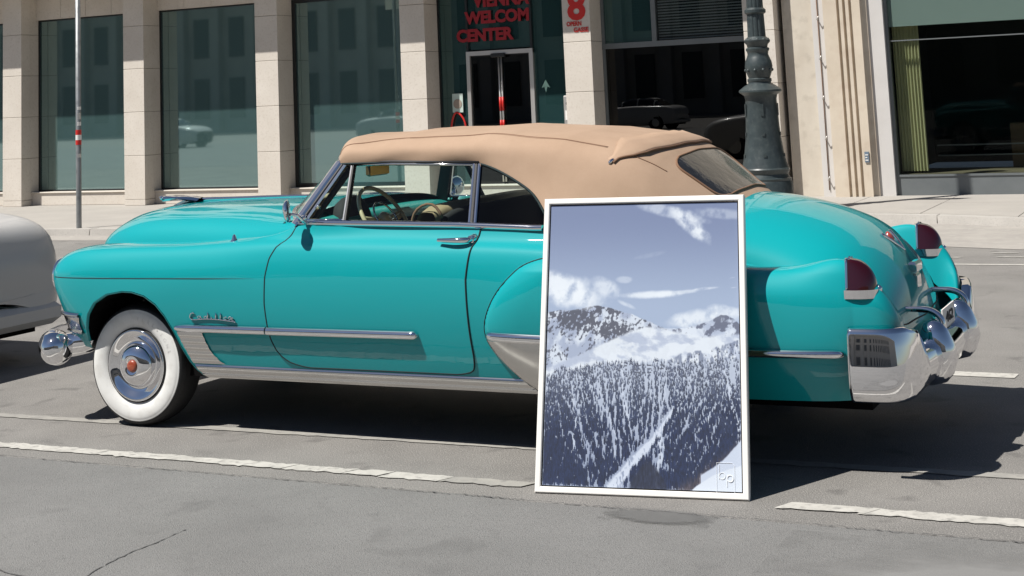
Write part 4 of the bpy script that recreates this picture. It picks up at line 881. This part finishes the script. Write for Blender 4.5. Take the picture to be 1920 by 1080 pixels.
# ---- nose: headlights, grille, front bumper
hl = lathe([(.115, -.06), (.118, -.01), (.112, .012), (.102, .018)], (-2.268, -.74, .865), (-1, -.02, 0), 32)
hg = lathe([(.102, .012), (.085, .026), (.05, .038), (0, .042)], (-2.268, -.74, .865), (-1, -.02, 0), 32)
for f in (lambda v: v, mir):
    h_ = add('headlight', *f(hl), chrome, car, True, auto=40); add('headlight_lens', *f(hg), principled('lens_glass', (.7, .72, .72), .08, coat=1), h_, True)
gr = add('grille', *box(-2.12, -2.05, -.70, .70, .46, .88), well, car)
for z in (.50, .58, .66, .74, .82): add('grille_bar', *tube(curve([(-2.06, -.82, z), (-2.20, -.62, z), (-2.29, 0, z), (-2.20, .62, z), (-2.06, .82, z)], 30), .017, 8), chrome, gr, True)
for y in np.linspace(-.6, .6, 9): add('grille_upright', *tube([(-2.17-.1*(1-abs(y)), y, .48), (-2.17-.1*(1-abs(y)), y, .84)], .008, 6), chrome, gr, True)
# grille wrap with parking lamp on the fender side
zz_ = np.linspace(.535, .665, 24); uu_ = np.linspace(0, 1, 14)
x0 = np.full(24, -2.16)+(zz_-.535)*-.25; x1 = -1.975-.02*np.cos((zz_-.535)/.13*2*math.pi)*-.3
P_, N_ = surf(x0[:, None]+(x1-x0)[:, None]*uu_, np.repeat(zz_[:, None], 14, 1), 0); pr_ = np.interp(np.linspace(0, 1, 24), [0, .05, .12, .18, .82, .88, .95, 1], [.004, .016, .02, .008, .008, .022, .02, .004])
both('grille_wrap', grid((P_+N_*pr_[:, None, None]).transpose(1, 0, 2)), chrome_d)
fb = add('front_bumper', *sweep(np.stack([-2.27-.20*(1-(yy/.8)**2), yy*1.09, np.full(60, .455)], -1), np.tile([-1., 0, 0], (60, 1)), np.tile([0, 0, 1.], (60, 1)), pr), chrome, car, True, auto=60)
for s in (-1, 1):
    add('bumper_end', *lathe([(0, -.13), (.05, -.12), (.085, -.08), (.098, -.02), (.098, .05), (.085, .10), (.055, .125), (0, .13)], (-2.245, s*.86, .445), (.80, s*.58, -.18), 28), chrome, fb, True)
    add('bumper_bracket', *tube(curve([(-2.22, s*.80, .445), (-2.12, s*.80, .46), (-2.02, s*.78, .48), (-1.97, s*.70, .48)], 14), [.075]*8+list(np.linspace(.072, .04, 6)), 14), chrome, fb, True)
    add('bumper_guard', *lathe([(0, -.02), (.08, 0), (.1, .04), (.09, .10), (.05, .14), (0, .15)], (-2.40, s*.40, .50), (-1, 0, 0), 24), chrome, fb, True)

# ---- wheels
def wheel(cx, cy, side, steer=0., full=True):
    n = np.array((-math.sin(steer), side*math.cos(steer), 0)) if side < 0 else np.array((math.sin(steer)*0-math.sin(steer), math.cos(steer), 0))
    c = np.array((cx, cy, .358)); K_ = .358/.368
    def lathe_(p, *q): return lathe([(r*K_, h) for r, h in p], *q)
    prof = [(.20, -.20), (.30, -.205), (.335, -.195), (.352, -.175), (.362, -.15), (.366, -.12), (.368, -.10), (.366, -.07), (.362, -.04), (.354, -.018)]
    ty = add('wheel', *lathe_(prof+[(.348, -.006), (.340, .002), (.332, .004)], c, n, 72), black, car, True, auto=60)
    # tread ribs
    if full:
        parts = []
        for k in range(100):
            a = 2*math.pi*k/100
            ref = np.array([0, 0, 1.]); u = np.cross(ref, n); u /= np.linalg.norm(u); v = np.cross(n, u); d = math.cos(a)*u+math.sin(a)*v; t = -math.sin(a)*u+math.cos(a)*v
            q = [c+d*(.349+e)*K_+n*h+t*w_ for e, h in ((.0, -.008), (.0095, -.025), (.0095, -.05), (.0, -.06)) for w_ in (-.006, .006)]
            parts.append((np.array(q), [(0, 1, 3, 2), (2, 3, 5, 4), (4, 5, 7, 6), (0, 2, 4, 6), (1, 7, 5, 3)]))
        tr = add('tyre_tread', *merge(*parts), black, ty); tr['kind'] = 'stuff'
    add('whitewall', *lathe_([(.333, .003), (.329, .007), (.325, .006), (.320, .009), (.305, .012), (.28, .013), (.255, .009), (.235, .002), (.222, -.006)], c, n, 72), white_w, ty, True)
    if full:
        ref = np.array([0, 0, 1.]); u_ = np.cross(ref, n)*-1; u_ /= np.linalg.norm(u_); v_ = np.cross(n, u_)*-1
        if v_[2] < 0: v_ = -v_
        for i_, ch_ in enumerate('FIRESTONE'):
            a_ = R(83-i_*8.2); d_ = -u_*math.cos(a_)*-1+v_*math.sin(a_) if False else math.cos(a_)*np.array([1., 0, 0])+math.sin(a_)*np.array([0, 0, 1.]); t_ = math.sin(a_)*np.array([1., 0, 0])-math.cos(a_)*np.array([0, 0, 1.])
            place_text('tyre_letter', ch_, .030, c+d_*.262+n*.0115-t_*.012, principled('letter_grey_%d' % i_, (.60, .59, .57), .5), ty, xdir=tuple(t_), ydir=tuple(d_), extrude=.002)
    add('rim_lip', *lathe_([(.224, -.006), (.221, .004), (.216, .006), (.212, -.004)], c, n, 60), black, ty, True)
    hc_ = add('hub_cap', *lathe_([(.216, -.006), (.215, .006), (.208, .014), (.200, .012), (.185, .004), (.165, -.010), (.148, -.019), (.138, -.020), (.132, -.016), (.127, .004), (.120, .018), (.108, .028), (.088, .040), (.066, .047), (.054, .049), (.042, .043), (.036, .040)], c, n, 64), chrome, ty, True)
    add('hub_medallion', *lathe_([(.036, .040), (.034, .046), (.02, .049), (0, .050)], c, n, 32), noisy('medallion_red', (.26, .008, .008), (.36, .10, .03), 90, .35, coat=1), hc_, True)
    bk = add('brake_drum', *lathe_([(.0, -.16), (.2, -.16), (.2, -.1)], c, n, 32), well, ty, True); return ty
wheel(-1.612, -.862, -1, R(0)); wheel(-1.60, .862, 1, R(5), False); wheel(1.78, -.845, -1, 0, False); wheel(1.78, .845, 1, 0, False)
# ================================================================== framed mountain picture leaning on the car
ang, lean_, PW, PH = .145, .288, 1.006, 1.376
pd_ = np.array([math.cos(ang), math.sin(ang), 0]); pn = np.array([-math.sin(ang), math.cos(ang), 0])
pu = np.array([0, 0, 1.])*math.cos(lean_)+pn*math.sin(lean_); pf = np.cross(pd_, pu)      # pf: towards the viewer
if pf[1] > 0: pf = -pf
P0 = np.array([1.308, -1.533, .006])
pic = thing('framed_picture', 'large white framed mountain picture standing on the road leaning against the turquoise car', 'picture', tuple(P0))
def pbox(a0, a1, b0, b1, c0, c1, bev=0.):
    V, F = box(a0, a1, b0, b1, c0, c1, bev); return P0+V[:, :1]*pd_+V[:, 1:2]*pu+V[:, 2:3]*pf, F
t = .028
def mitre(i):
    """one frame member with mitred ends: outer edge .. inner edge, lip and side"""
    outer = [(0, 0), (PW, 0), (PW, PH), (0, PH)]; inner = [(t, t), (PW-t, t), (PW-t, PH-t), (t, PH-t)]
    j = (i+1) % 4; r = .004
    ring_ = [(outer, -.045, 0), (outer, -r, 0), (outer, 0, r), (inner, 0, -r), (inner, -r, 0), (inner, -.042, 0)]
    V = []
    for pts, c, ins in ring_:
        for k in (i, j):
            a, b = pts[k]; ca, cb = PW/2, PH/2; sa = np.sign(ca-a); sb = np.sign(cb-b); V.append(P0+pd_*(a+sa*ins)+pu*(b+sb*ins)+pf*c)
    n = len(ring_); F = [(2*k, 2*k+1, 2*k+3, 2*k+2) for k in range(n-1)]+[(2*n-2, 2*n-1, 1, 0)]
    return V, F
for i in range(4): add('frame_side', *mitre(i), frame_m, pic)
add('frame_back', *pbox(.006, PW-.006, .006, PH-.006, -.052, -.0455), principled('frame_back_wood', (.3, .22, .14), .8), pic)
# ---- the print, painted procedurally
NXp, NYp = 520, 730
def vnoise(X, Y, seed):
    r = np.random.default_rng(seed).random((64, 64)); xi = np.floor(X).astype(int); yi = np.floor(Y).astype(int); fx = X-xi; fy = Y-yi
    fx = fx*fx*(3-2*fx); fy = fy*fy*(3-2*fy); g = lambda a, b: r[a % 64, b % 64]
    return (g(xi, yi)*(1-fx)+g(xi+1, yi)*fx)*(1-fy)+(g(xi, yi+1)*(1-fx)+g(xi+1, yi+1)*fx)*fy
def fbm(X, Y, seed, o=5):
    s = 0; a = .5; tot = 0
    for k in range(o): s = s+a*vnoise(X*2**k+17*k, Y*2**k+9*k, seed+k); tot += a; a *= .55
    return s/tot
def sstep(a, b, x): q = np.clip((x-a)/(b-a), 0, 1); return q*q*(3-2*q)
def paint_print():
    u, v = np.meshgrid(np.linspace(0, 1, NXp), np.linspace(0, 1, NYp)); v = v*1.0
    c = lambda *k: np.array(k, float)/255
    mixc = lambda A, B, m_: A*(1-m_[..., None])+B*m_[..., None]
    img = mixc(np.broadcast_to(c(120, 132, 166), u.shape+(3,)), np.broadcast_to(c(166, 179, 204), u.shape+(3,)), sstep(0, .42, v))
    n1 = fbm(u*5, v*7, 1); n2 = fbm(u*14, v*16, 21); W_ = np.broadcast_to(c(236, 238, 243), img.shape)
    def cloud(cx, cy, rx, ry, rot, amt, soft=.5):
        ca, sa = math.cos(rot), math.sin(rot); a = ((u-cx)*ca+(v-cy)*1.42*sa)/rx; b = (-(u-cx)*sa+(v-cy)*1.42*ca)/ry
        d = a*a+b*b; return amt*sstep(1.1, .0, d+(n1-.5)*1.4+(n2-.5)*1.0)*np.clip(fbm((u+v*.6)*22, (v-u*.3)*26, 201, 4)*2.6-.45, .15, 1)
    for a in ((.64, .03, .20, .035, .25, .55), (.75, .08, .13, .045, .75, .85), (.80, .115, .06, .03, .3, .7), (.92, .04, .14, .03, .1, .4), (.55, .19, .1, .015, -.2, .12), (.08, .31, .20, .085, .25, .95), (.16, .35, .20, .07, .1, .9), (.31, .31, .09, .05, .5, .7), (.41, .28, .05, .02, 0, .4),
              (.54, .335, .17, .022, -.03, .9), (.66, .33, .14, .012, -.1, .6), (.84, .313, .07, .009, -.1, .7), (.42, .37, .06, .014, .4, .6), (.80, .42, .22, .05, -.12, .85), (.92, .39, .09, .03, .1, .7), (.97, .275, .03, .005, -.2, .5), (.98, .31, .03, .006, -.1, .6)):
        img = mixc(img, W_, np.clip(cloud(*a), 0, 1))
    I = lambda xs_, ys_: np.interp(u, xs_, ys_)
    rough_ = (fbm(u*22, v*0+.3, 31, 5)-.5)
    # back peaks
    r2 = I([0, .5, .62, .72, .80, .86, .905, .935, .97, 1], [.6, .46, .455, .455, .44, .425, .410, .408, .42, .44])+rough_*.012
    m2 = sstep(-.002, .002, v-r2); rock = sstep(.50, .62, fbm(u*26+v*9, v*40, 41)+.22*sstep(.47, .41, v)*sstep(.75, .95, u))
    snow = mixc(np.broadcast_to(c(222, 226, 236), img.shape), np.broadcast_to(c(180, 188, 208), img.shape), sstep(.4, .65, fbm(u*9+v*5, v*14-u*6, 51)))
    img = mixc(img, mixc(snow, np.broadcast_to(c(88, 92, 112), img.shape), rock*.8), m2)
    # rocky mountain on the left
    r1 = I([0, .1, .2, .27, .33, .40, .46, .52, .57, .62, .7], [.395, .39, .383, .375, .38, .395, .41, .425, .44, .455, .50])+rough_*.014
    m1 = sstep(-.002, .002, v-r1)*sstep(.64, .56, u)
    rk = .42*fbm(u*14-v*8, v*22+u*10, 61)+.58*fbm(u*70-v*45, v*90+u*60, 65); rock1 = sstep(.47, .55, rk+.03*sstep(.54, .40, v)-.10*sstep(.3, .0, u)*sstep(.43, .5, v)-.10*sstep(.35, .6, u))
    s1 = mixc(np.broadcast_to(c(214, 219, 230), img.shape), np.broadcast_to(c(168, 176, 198), img.shape), sstep(.4, .6, fbm(u*12+v*12, v*12-u*9, 71)))
    img = mixc(img, mixc(s1, np.broadcast_to(c(78, 80, 94), img.shape), rock1*.9), m1)
    img = mixc(img, W_, np.clip(cloud(.12, .375, .16, .03, .05, .75), 0, 1)*m1)
    # open snow slope
    r3 = I([0, .14, .25, .36, .45, .52, .58, .7, .82, 1], [.60, .56, .525, .49, .465, .45, .452, .47, .485, .475])+rough_*.006
    m3 = sstep(-.006, .006, v-r3); s3_ = mixc(np.broadcast_to(c(228, 231, 238), img.shape), np.broadcast_to(c(186, 193, 212), img.shape), sstep(.42, .62, fbm(u*7+v*16, v*20-u*8, 81)))
    img = mixc(img, s3_, m3*.96)
    r3b = I([.55, .70, .78, .86, 1], [.60, .545, .535, .525, .495])+rough_*.015; m3b = sstep(-.003, .003, v-r3b)*sstep(.55, .6, u)
    img = mixc(img, mixc(s3_, np.broadcast_to(c(120, 128, 152), img.shape), sstep(.46, .62, fbm(u*50, v*30, 91))*.8), m3b)
    # forest with vertical snow gullies
    fl = I([0, .08, .2, .26, .30, .40, .55, .63, .70, .80, .9, 1], [.63, .605, .60, .588, .578, .575, .573, .57, .580, .575, .565, .56])+rough_*.02
    bend = u-.35*(v-.58)*(u-.50)+.02*np.sin(v*11+u*7); fine = fbm(u*190, v*62, 111, 2); streak = fbm(bend*130, v*16, 101, 3); big = fbm(bend*9, v*6, 108, 3)
    dark = mixc(np.broadcast_to(c(78, 86, 110), img.shape), np.broadcast_to(c(24, 34, 62), img.shape), sstep(.60, .84, v+.10*(u-.4)+.30*(big-.5)))
    dark = dark*(.62+.38*fine+.38*streak)[..., None]
    ridge = lambda n_: 1-np.abs(2*n_-1)
    g1 = sstep(.93, .985, ridge(fbm(bend*13, v*1.7, 141, 2))); g2 = sstep(.95, .99, ridge(fbm(bend*27+3, v*2.6, 151, 2))); g3 = sstep(.945, .99, ridge(fbm(bend*19+9, v*2.1, 161, 2)))
    lowdark = sstep(.60, .70, u)*sstep(.68, .76, v)*sstep(.40, .55, big+.25*(u-.6))
    gul = np.clip((.95*g1+.7*g2+.8*g3)*(.35+.9*sstep(.3, .6, fine))*(1-.85*lowdark)+.55*sstep(.56, .70, streak*.6+fine*.4)*(1-.6*sstep(.62, .85, v))*(1-lowdark), 0, 1)
    bare = np.clip(.9*g1+.75*g2+.8*g3, 0, 1)*(1-.8*lowdark)
    forest = mixc(np.broadcast_to(c(194, 200, 215), img.shape), np.broadcast_to(c(150, 159, 183), img.shape), sstep(.62, .95, v)*.7+.3*streak)
    m4 = sstep(-.008, .010, v-fl+(fine-.5)*.03); img = mixc(img, forest, m4)
    # avalanche fences
    for fx0, fx1, fv in ((.36, .62, .588), (.40, .66, .60), (.42, .58, .612), (.04, .14, .67), (.05, .15, .69), (.04, .12, .71)):
        g_ = (np.abs(v-fv+(u-fx0)*.02) < .0022)*(u > fx0)*(u < fx1)*(vnoise(u*90, v*0, 5) > .4); img = mixc(img, np.broadcast_to(c(58, 60, 72), img.shape), g_*.8)
    # broad avalanche tracks
    TRACKS = []
    def track(pts, w0, w1, amt=1.):
        nonlocal img
        TRACKS.append((pts, w0, w1, amt))
        vv = [p[1] for p in pts]; xc = np.interp(v, vv, [p[0] for p in pts]); w_ = np.interp(v, vv, np.linspace(w0, w1, len(vv))); d = np.abs(u-xc+(fbm(u*20, v*30, 131)-.5)*.03)
        k = sstep(w_, w_*.55, d)*(v > vv[0])*(v < vv[-1])*amt; img = mixc(img, np.broadcast_to(c(214, 219, 233), img.shape), k*sstep(.72, .60, fine))
    track([(.68, .72), (.63, .77), (.58, .83), (.48, .90), (.42, .95), (.36, 1.001)], .008, .05); track([(.60, .82), (.60, .9), (.585, .96)], .02, .012, .8)
    track([(.92, .60), (.955, .70), (.985, .80), (1.0, .86)], .006, .012, .7); track([(.88, .72), (.80, .80), (.745, .87), (.76, .92)], .005, .014, .7)
    track([(.28, .67), (.335, .76), (.375, .84), (.37, .92)], .003, .006, .55); track([(.62, .58), (.625, .68), (.60, .78)], .003, .006, .5); track([(.145, .70), (.165, .80), (.15, .90)], .006, .010, .7); track([(.40, .60), (.41, .70), (.45, .80)], .005, .008, .7)
    rg_ = np.random.default_rng(19)
    for k in range(46):
        u0 = rg_.uniform(0, 1); v0 = np.interp(u0, [0, .3, 1], [.63, .585, .57])+abs(rg_.normal(0, .07)); ln_ = rg_.uniform(.12, .34); sl = (.50-u0)*.30+rg_.normal(0, .04)
        if u0 > .66: sl -= .10
        TRACKS.append(([(u0, v0), (u0+sl*.3+rg_.normal(0, .004), v0+ln_*.4), (u0+sl*.65+rg_.normal(0, .006), v0+ln_*.72), (u0+sl, v0+ln_)], .002, rg_.uniform(.004, .009), rg_.uniform(.75, 1.)))
    # conifers, drawn one by one from the ridge downwards
    TRK = np.zeros(u.shape)
    for pts, w0, w1, amt in TRACKS:
        vv = [p[1] for p in pts]; xc = np.interp(v, vv, [p[0] for p in pts]); w_ = np.interp(v, vv, np.linspace(w0, w1, len(vv))); TRK = np.maximum(TRK, sstep(w_*1.25, w_*.8, np.abs(u-xc+(fbm(u*20, v*30, 131)-.5)*.03))*(v > vv[0])*(v < vv[-1])*amt)
    dens = np.clip((1-.97*bare)*(1-1.02*TRK), 0, 1)*sstep(-.012, .012, v-fl)*(.50+.50*sstep(.60, .84, v))
    dens = np.maximum(dens, .10*sstep(0, .02, v-r3b)*(u > .66))
    rt = np.random.default_rng(77); NT = 30000; tx = rt.integers(2, NXp-2, NT); ty = np.sort((np.sqrt(rt.random(NT)*(1-.49**2)+.49**2)*NYp).astype(int)); keep = rt.random(NT) < dens[np.clip(ty, 0, NYp-1), tx]
    for x_, y_ in zip(tx[keep], ty[keep]):
        vv_ = y_/NYp; uu_ = x_/NXp; h_ = int(rt.integers(9, 17)*(.55+.75*max(0, vv_-.5)*2)); dk = min(1, max(0, (vv_-.60)/.22+.3*(big[min(y_, NYp-1), x_]-.5)+.35*lowdark[min(y_, NYp-1), x_]))
        col = (np.array([92, 98, 118])*(1-dk)+np.array([36, 48, 80])*dk)/255*rt.uniform(.72, 1.18)
        for k in range(h_):
            yy_ = y_-h_+k
            if 0 <= yy_ < NYp:
                hw = int(round(.15+k/h_*(.75+.6*dk))); img[yy_, max(0, x_-hw):x_+hw+1] = img[yy_, max(0, x_-hw):x_+hw+1]*.12+col*.88
    # dark wedge and small trees in the track
    wd = sstep(.015, -.01, np.abs(u-.54)-.09*sstep(.88, 1.0, v))*sstep(.89, .92, v+(fine-.5)*.05); img = mixc(img, np.broadcast_to(c(44, 50, 70), img.shape)*(.7+.6*fine)[..., None], wd*.9)
    # near snow bank lower right with brown trees along it
    bk = .995-np.clip(u-.76, 0, 1)*.24-.46*np.clip(u-.86, 0, 1)*0; bank = I([.74, .78, .86, .93, 1.], [1.01, .985, .95, .93, .915]); bank2 = I([.80, .86, .93, 1.], [.95, .925, .885, .83])
    br = sstep(0, .06, v-(I([.6, .75, .85, .93, 1], [1.0, .94, .885, .85, .80])))*sstep(.58, .7, u); img = mixc(img, np.broadcast_to(c(84, 74, 78), img.shape)*(.55+.9*fine)[..., None], br*.85*sstep(.36, .5, fine+.1))
    b2_ = sstep(-.004, .004, v-bank2+rough_*.01)*(u > .80); img = mixc(img, np.broadcast_to(c(206, 212, 228), img.shape), b2_)
    b1_ = sstep(-.003, .003, v-bank)*(u > .74); img = mixc(img, np.broadcast_to(c(226, 230, 240), img.shape), b1_)
    return np.clip(img, 0, 1)
img = paint_print()
lin_ = np.where(img <= .04045, img/12.92, ((img+.055)/1.055)**2.4)*np.array([.745, .79, .815])
gx, gy = np.meshgrid(np.linspace(t+.006, PW-t-.006, NXp), np.linspace(PH-t-.006, t+.006, NYp))
Pc = P0+gx[..., None]*pd_+gy[..., None]*pu+pf*-.012
vf_ = grid(Pc)
pm = principled('printed_canvas', (.5, .5, .5), .55)
ca_ = pm.node_tree.nodes.new('ShaderNodeAttribute'); ca_.attribute_name = 'print'; pm.node_tree.links.new(ca_.outputs['Color'], pm.node_tree.nodes['Principled BSDF'].inputs['Base Color'])
cv_ = add('canvas_print', *vf_, pm, pic)
at = cv_.data.color_attributes.new('print', 'FLOAT_COLOR', 'POINT'); at.data.foreach_set('color', np.concatenate([lin_.reshape(-1, 3), np.ones((NXp*NYp, 1))], 1).ravel().astype(np.float32))
add('canvas_edge', *merge(pbox(t+.006, PW-t-.006, t+.004, t+.008, -.042, -.0125), pbox(t+.004, t+.008, t+.006, PH-t-.006, -.042, -.0125)), pm, cv_)
# monogram on the print
def mono(pts, r): 
    P = np.array([P0+a*pd_+b*pu+pf*-.0105 for a, b in pts]); return tube(P, r, 5)
bx_, by_ = .870, .105
circ = lambda cx, cy, rr: [(cx+rr*math.cos(a), cy+rr*math.sin(a)) for a in np.linspace(0, 2*math.pi, 20)]
add('monogram', *merge(mono([(bx_, by_+.04), (bx_, by_-.02)], .0013), mono(circ(bx_+.014, by_-.006, .014), .0013), mono([(bx_+.036, by_-.002), (bx_+.036, by_-.052)], .0013), mono(circ(bx_+.050, by_-.016, .014), .0022),
    mono([(bx_-.012, by_+.05), (bx_+.06, by_+.05), (bx_+.07, by_+.04), (bx_+.07, by_-.075), (bx_+.058, by_-.088), (bx_-.002, by_-.088), (bx_-.012, by_-.078), (bx_-.012, by_+.05)], .0009)), principled('monogram_white', (.8, .82, .85), .6), cv_)
# ================================================================== pale grey car ahead (only its tail is in the picture)
gc = thing('grey_sedan', 'pale grey parked car at the left edge, just ahead of the turquoise nose', 'car', (-6.2, .2, 0))
gp = principled('grey_car_paint', (.50, .49, .475), .45, 0, .5, .12)
CY = .18
GS = [(-8.35, [(.60, .35), (.66, .5), (.66, .6), (.6, .68), (.3, .72), (0, .73)]), (-8.2, [(.80, .27), (.86, .45), (.86, .62), (.80, .74), (.4, .80), (0, .81)]), (-7.2, [(.85, .25), (.90, .45), (.89, .72), (.82, .88), (.4, .94), (0, .95)]),
      (-6.2, [(.85, .25), (.91, .45), (.90, .75), (.85, .92), (.4, .95), (0, .96)]), (-5.0, [(.85, .25), (.91, .45), (.90, .75), (.84, .91), (.4, .94), (0, .95)]), (-4.3, [(.83, .26), (.88, .45), (.87, .72), (.80, .87), (.4, .91), (0, .92)]),
      (-4.08, [(.80, .28), (.85, .45), (.84, .70), (.76, .81), (.4, .85), (0, .86)]), (-4.02, [(.74, .32), (.78, .45), (.77, .66), (.70, .74), (.4, .76), (0, .77)]), (-4.0, [(.4, .45), (.6, .5), (.6, .54), (.4, .56), (.2, .56), (0, .56)]), (-3.995, [(.0, .5)]*6)]
GS = [(x+(.07 if x > -4.5 else 0), [(w_*1.02, z if z < .5 else .5+(z-.5)*1.42) for w_, z in p]) for x, p in GS]
gn = np.array([[(x, -w_+CY, z) for w_, z in p]+[(x, w_+CY, z) for w_, z in p[:-1][::-1]] for x, p in GS])
add('body', *grid(netsurf(gn, 80, 60)), gp, gc, True)
HS = [(-7.25, .74, .98, .70, 1.0, 1.01), (-6.65, .76, 1.04, .62, 1.38, 1.43), (-6.0, .76, 1.04, .62, 1.42, 1.48), (-5.3, .76, 1.04, .61, 1.40, 1.46), (-4.75, .74, 1.06, .64, 1.12, 1.14)]
hn_ = np.array([[(x, CY-a_, z0), (x, CY-(a_+b_)/2-.015, (z0+z1)/2), (x, CY-b_, z1), (x, CY-b_*.5, zt-.01), (x, CY, zt), (x, CY+b_*.5, zt-.01), (x, CY+b_, z1), (x, CY+(a_+b_)/2+.015, (z0+z1)/2), (x, CY+a_, z0)] for x, a_, z0, b_, z1, zt in HS])
CG = netsurf(hn_, 50, 40); add('cabin_glass', *grid(CG), rearglass, gc, True)
rf_ = CG[14:40, 11:29].copy(); rf_[:, :, 2] += .022; add('roof', *grid(rf_), gp, gc, True)
for i_ in (1, 25, 48):
    for sl_ in (slice(0, 13), slice(27, 40)):
        add('pillar', *tube(CG[min(48, max(3, i_ if i_ == 25 else (9 if i_ == 1 else 42))), sl_], .035, 8), gp, gc, True)
add('underbody', *box(-8.1, -4.15, CY-.78, CY+.78, .2, .34), well, gc)
bp_ = add('bumper', *box(-4.05, -3.90, CY-.80, CY+.80, .27, .45, .05), gp, gc)
for s in (-1,): add('tail_light', *box(-3.99, -3.925, CY+s*.70-.09, CY+s*.70+.09, .60, .70, .015), red_l, gc)
for x in (-7.45, -4.95):
    for sd_ in (-1, 1):
        yb = CY+sd_*.885
        add('wheel_arch', *lathe([(.0, .03), (.375, .035), (.385, .02), (.385, -.1)], (x, yb, .33), (0, sd_, 0), 40), well, gc, True, auto=40)
        w_ = add('wheel', *lathe([(.0, .045), (.12, .05), (.19, .055), (.2, .04), (.205, .05), (.28, .055), (.31, .04), (.32, .0), (.32, -.12), (0, -.12)], (x, yb, .32), (0, sd_, 0), 40), black, gc, True, auto=40)
        add('wheel_cover', *lathe([(.0, .062), (.08, .064), (.16, .06), (.19, .056)], (x, yb, .32), (0, sd_, 0), 30), alu, w_, True)
gseam = [(-3.97, CY-.70, .70), (-3.955, CY-.66, .50), (-3.945, CY, .485), (-3.955, CY+.66, .50), (-3.985, CY+.70, .74), (-4.05, CY+.69, 1.0)]
add('boot_seam', *tube(curve(gseam, 40), .005, 6), seam_m, gc, True)

# parked cars across the square, only seen mirrored in the shop windows
def copy_thing(src, label, loc, rz):
    r_ = src.copy(); COL.objects.link(r_); r_.location = loc; r_.rotation_euler = (0, 0, rz); r_['label'] = label
    for ch in list(src.children):
        c_ = ch.copy(); COL.objects.link(c_); c_.parent = r_
        for g_ in ch.children: d_ = g_.copy(); COL.objects.link(d_); d_.parent = c_
    return r_
for (x, y, rz, lb) in ((-34, -27, .0, 'pale parked car mirrored in the shop window above the convertible windshield'), (-46, -24, 3.14, 'pale parked car mirrored in the shop window right of the sign pole'), (-22, -30, .1, 'pale parked car mirrored in the dark window below the blinds')):
    copy_thing(gc, lb, (x, y, 0), rz)['group'] = 'parked cars mirrored in the shop windows'
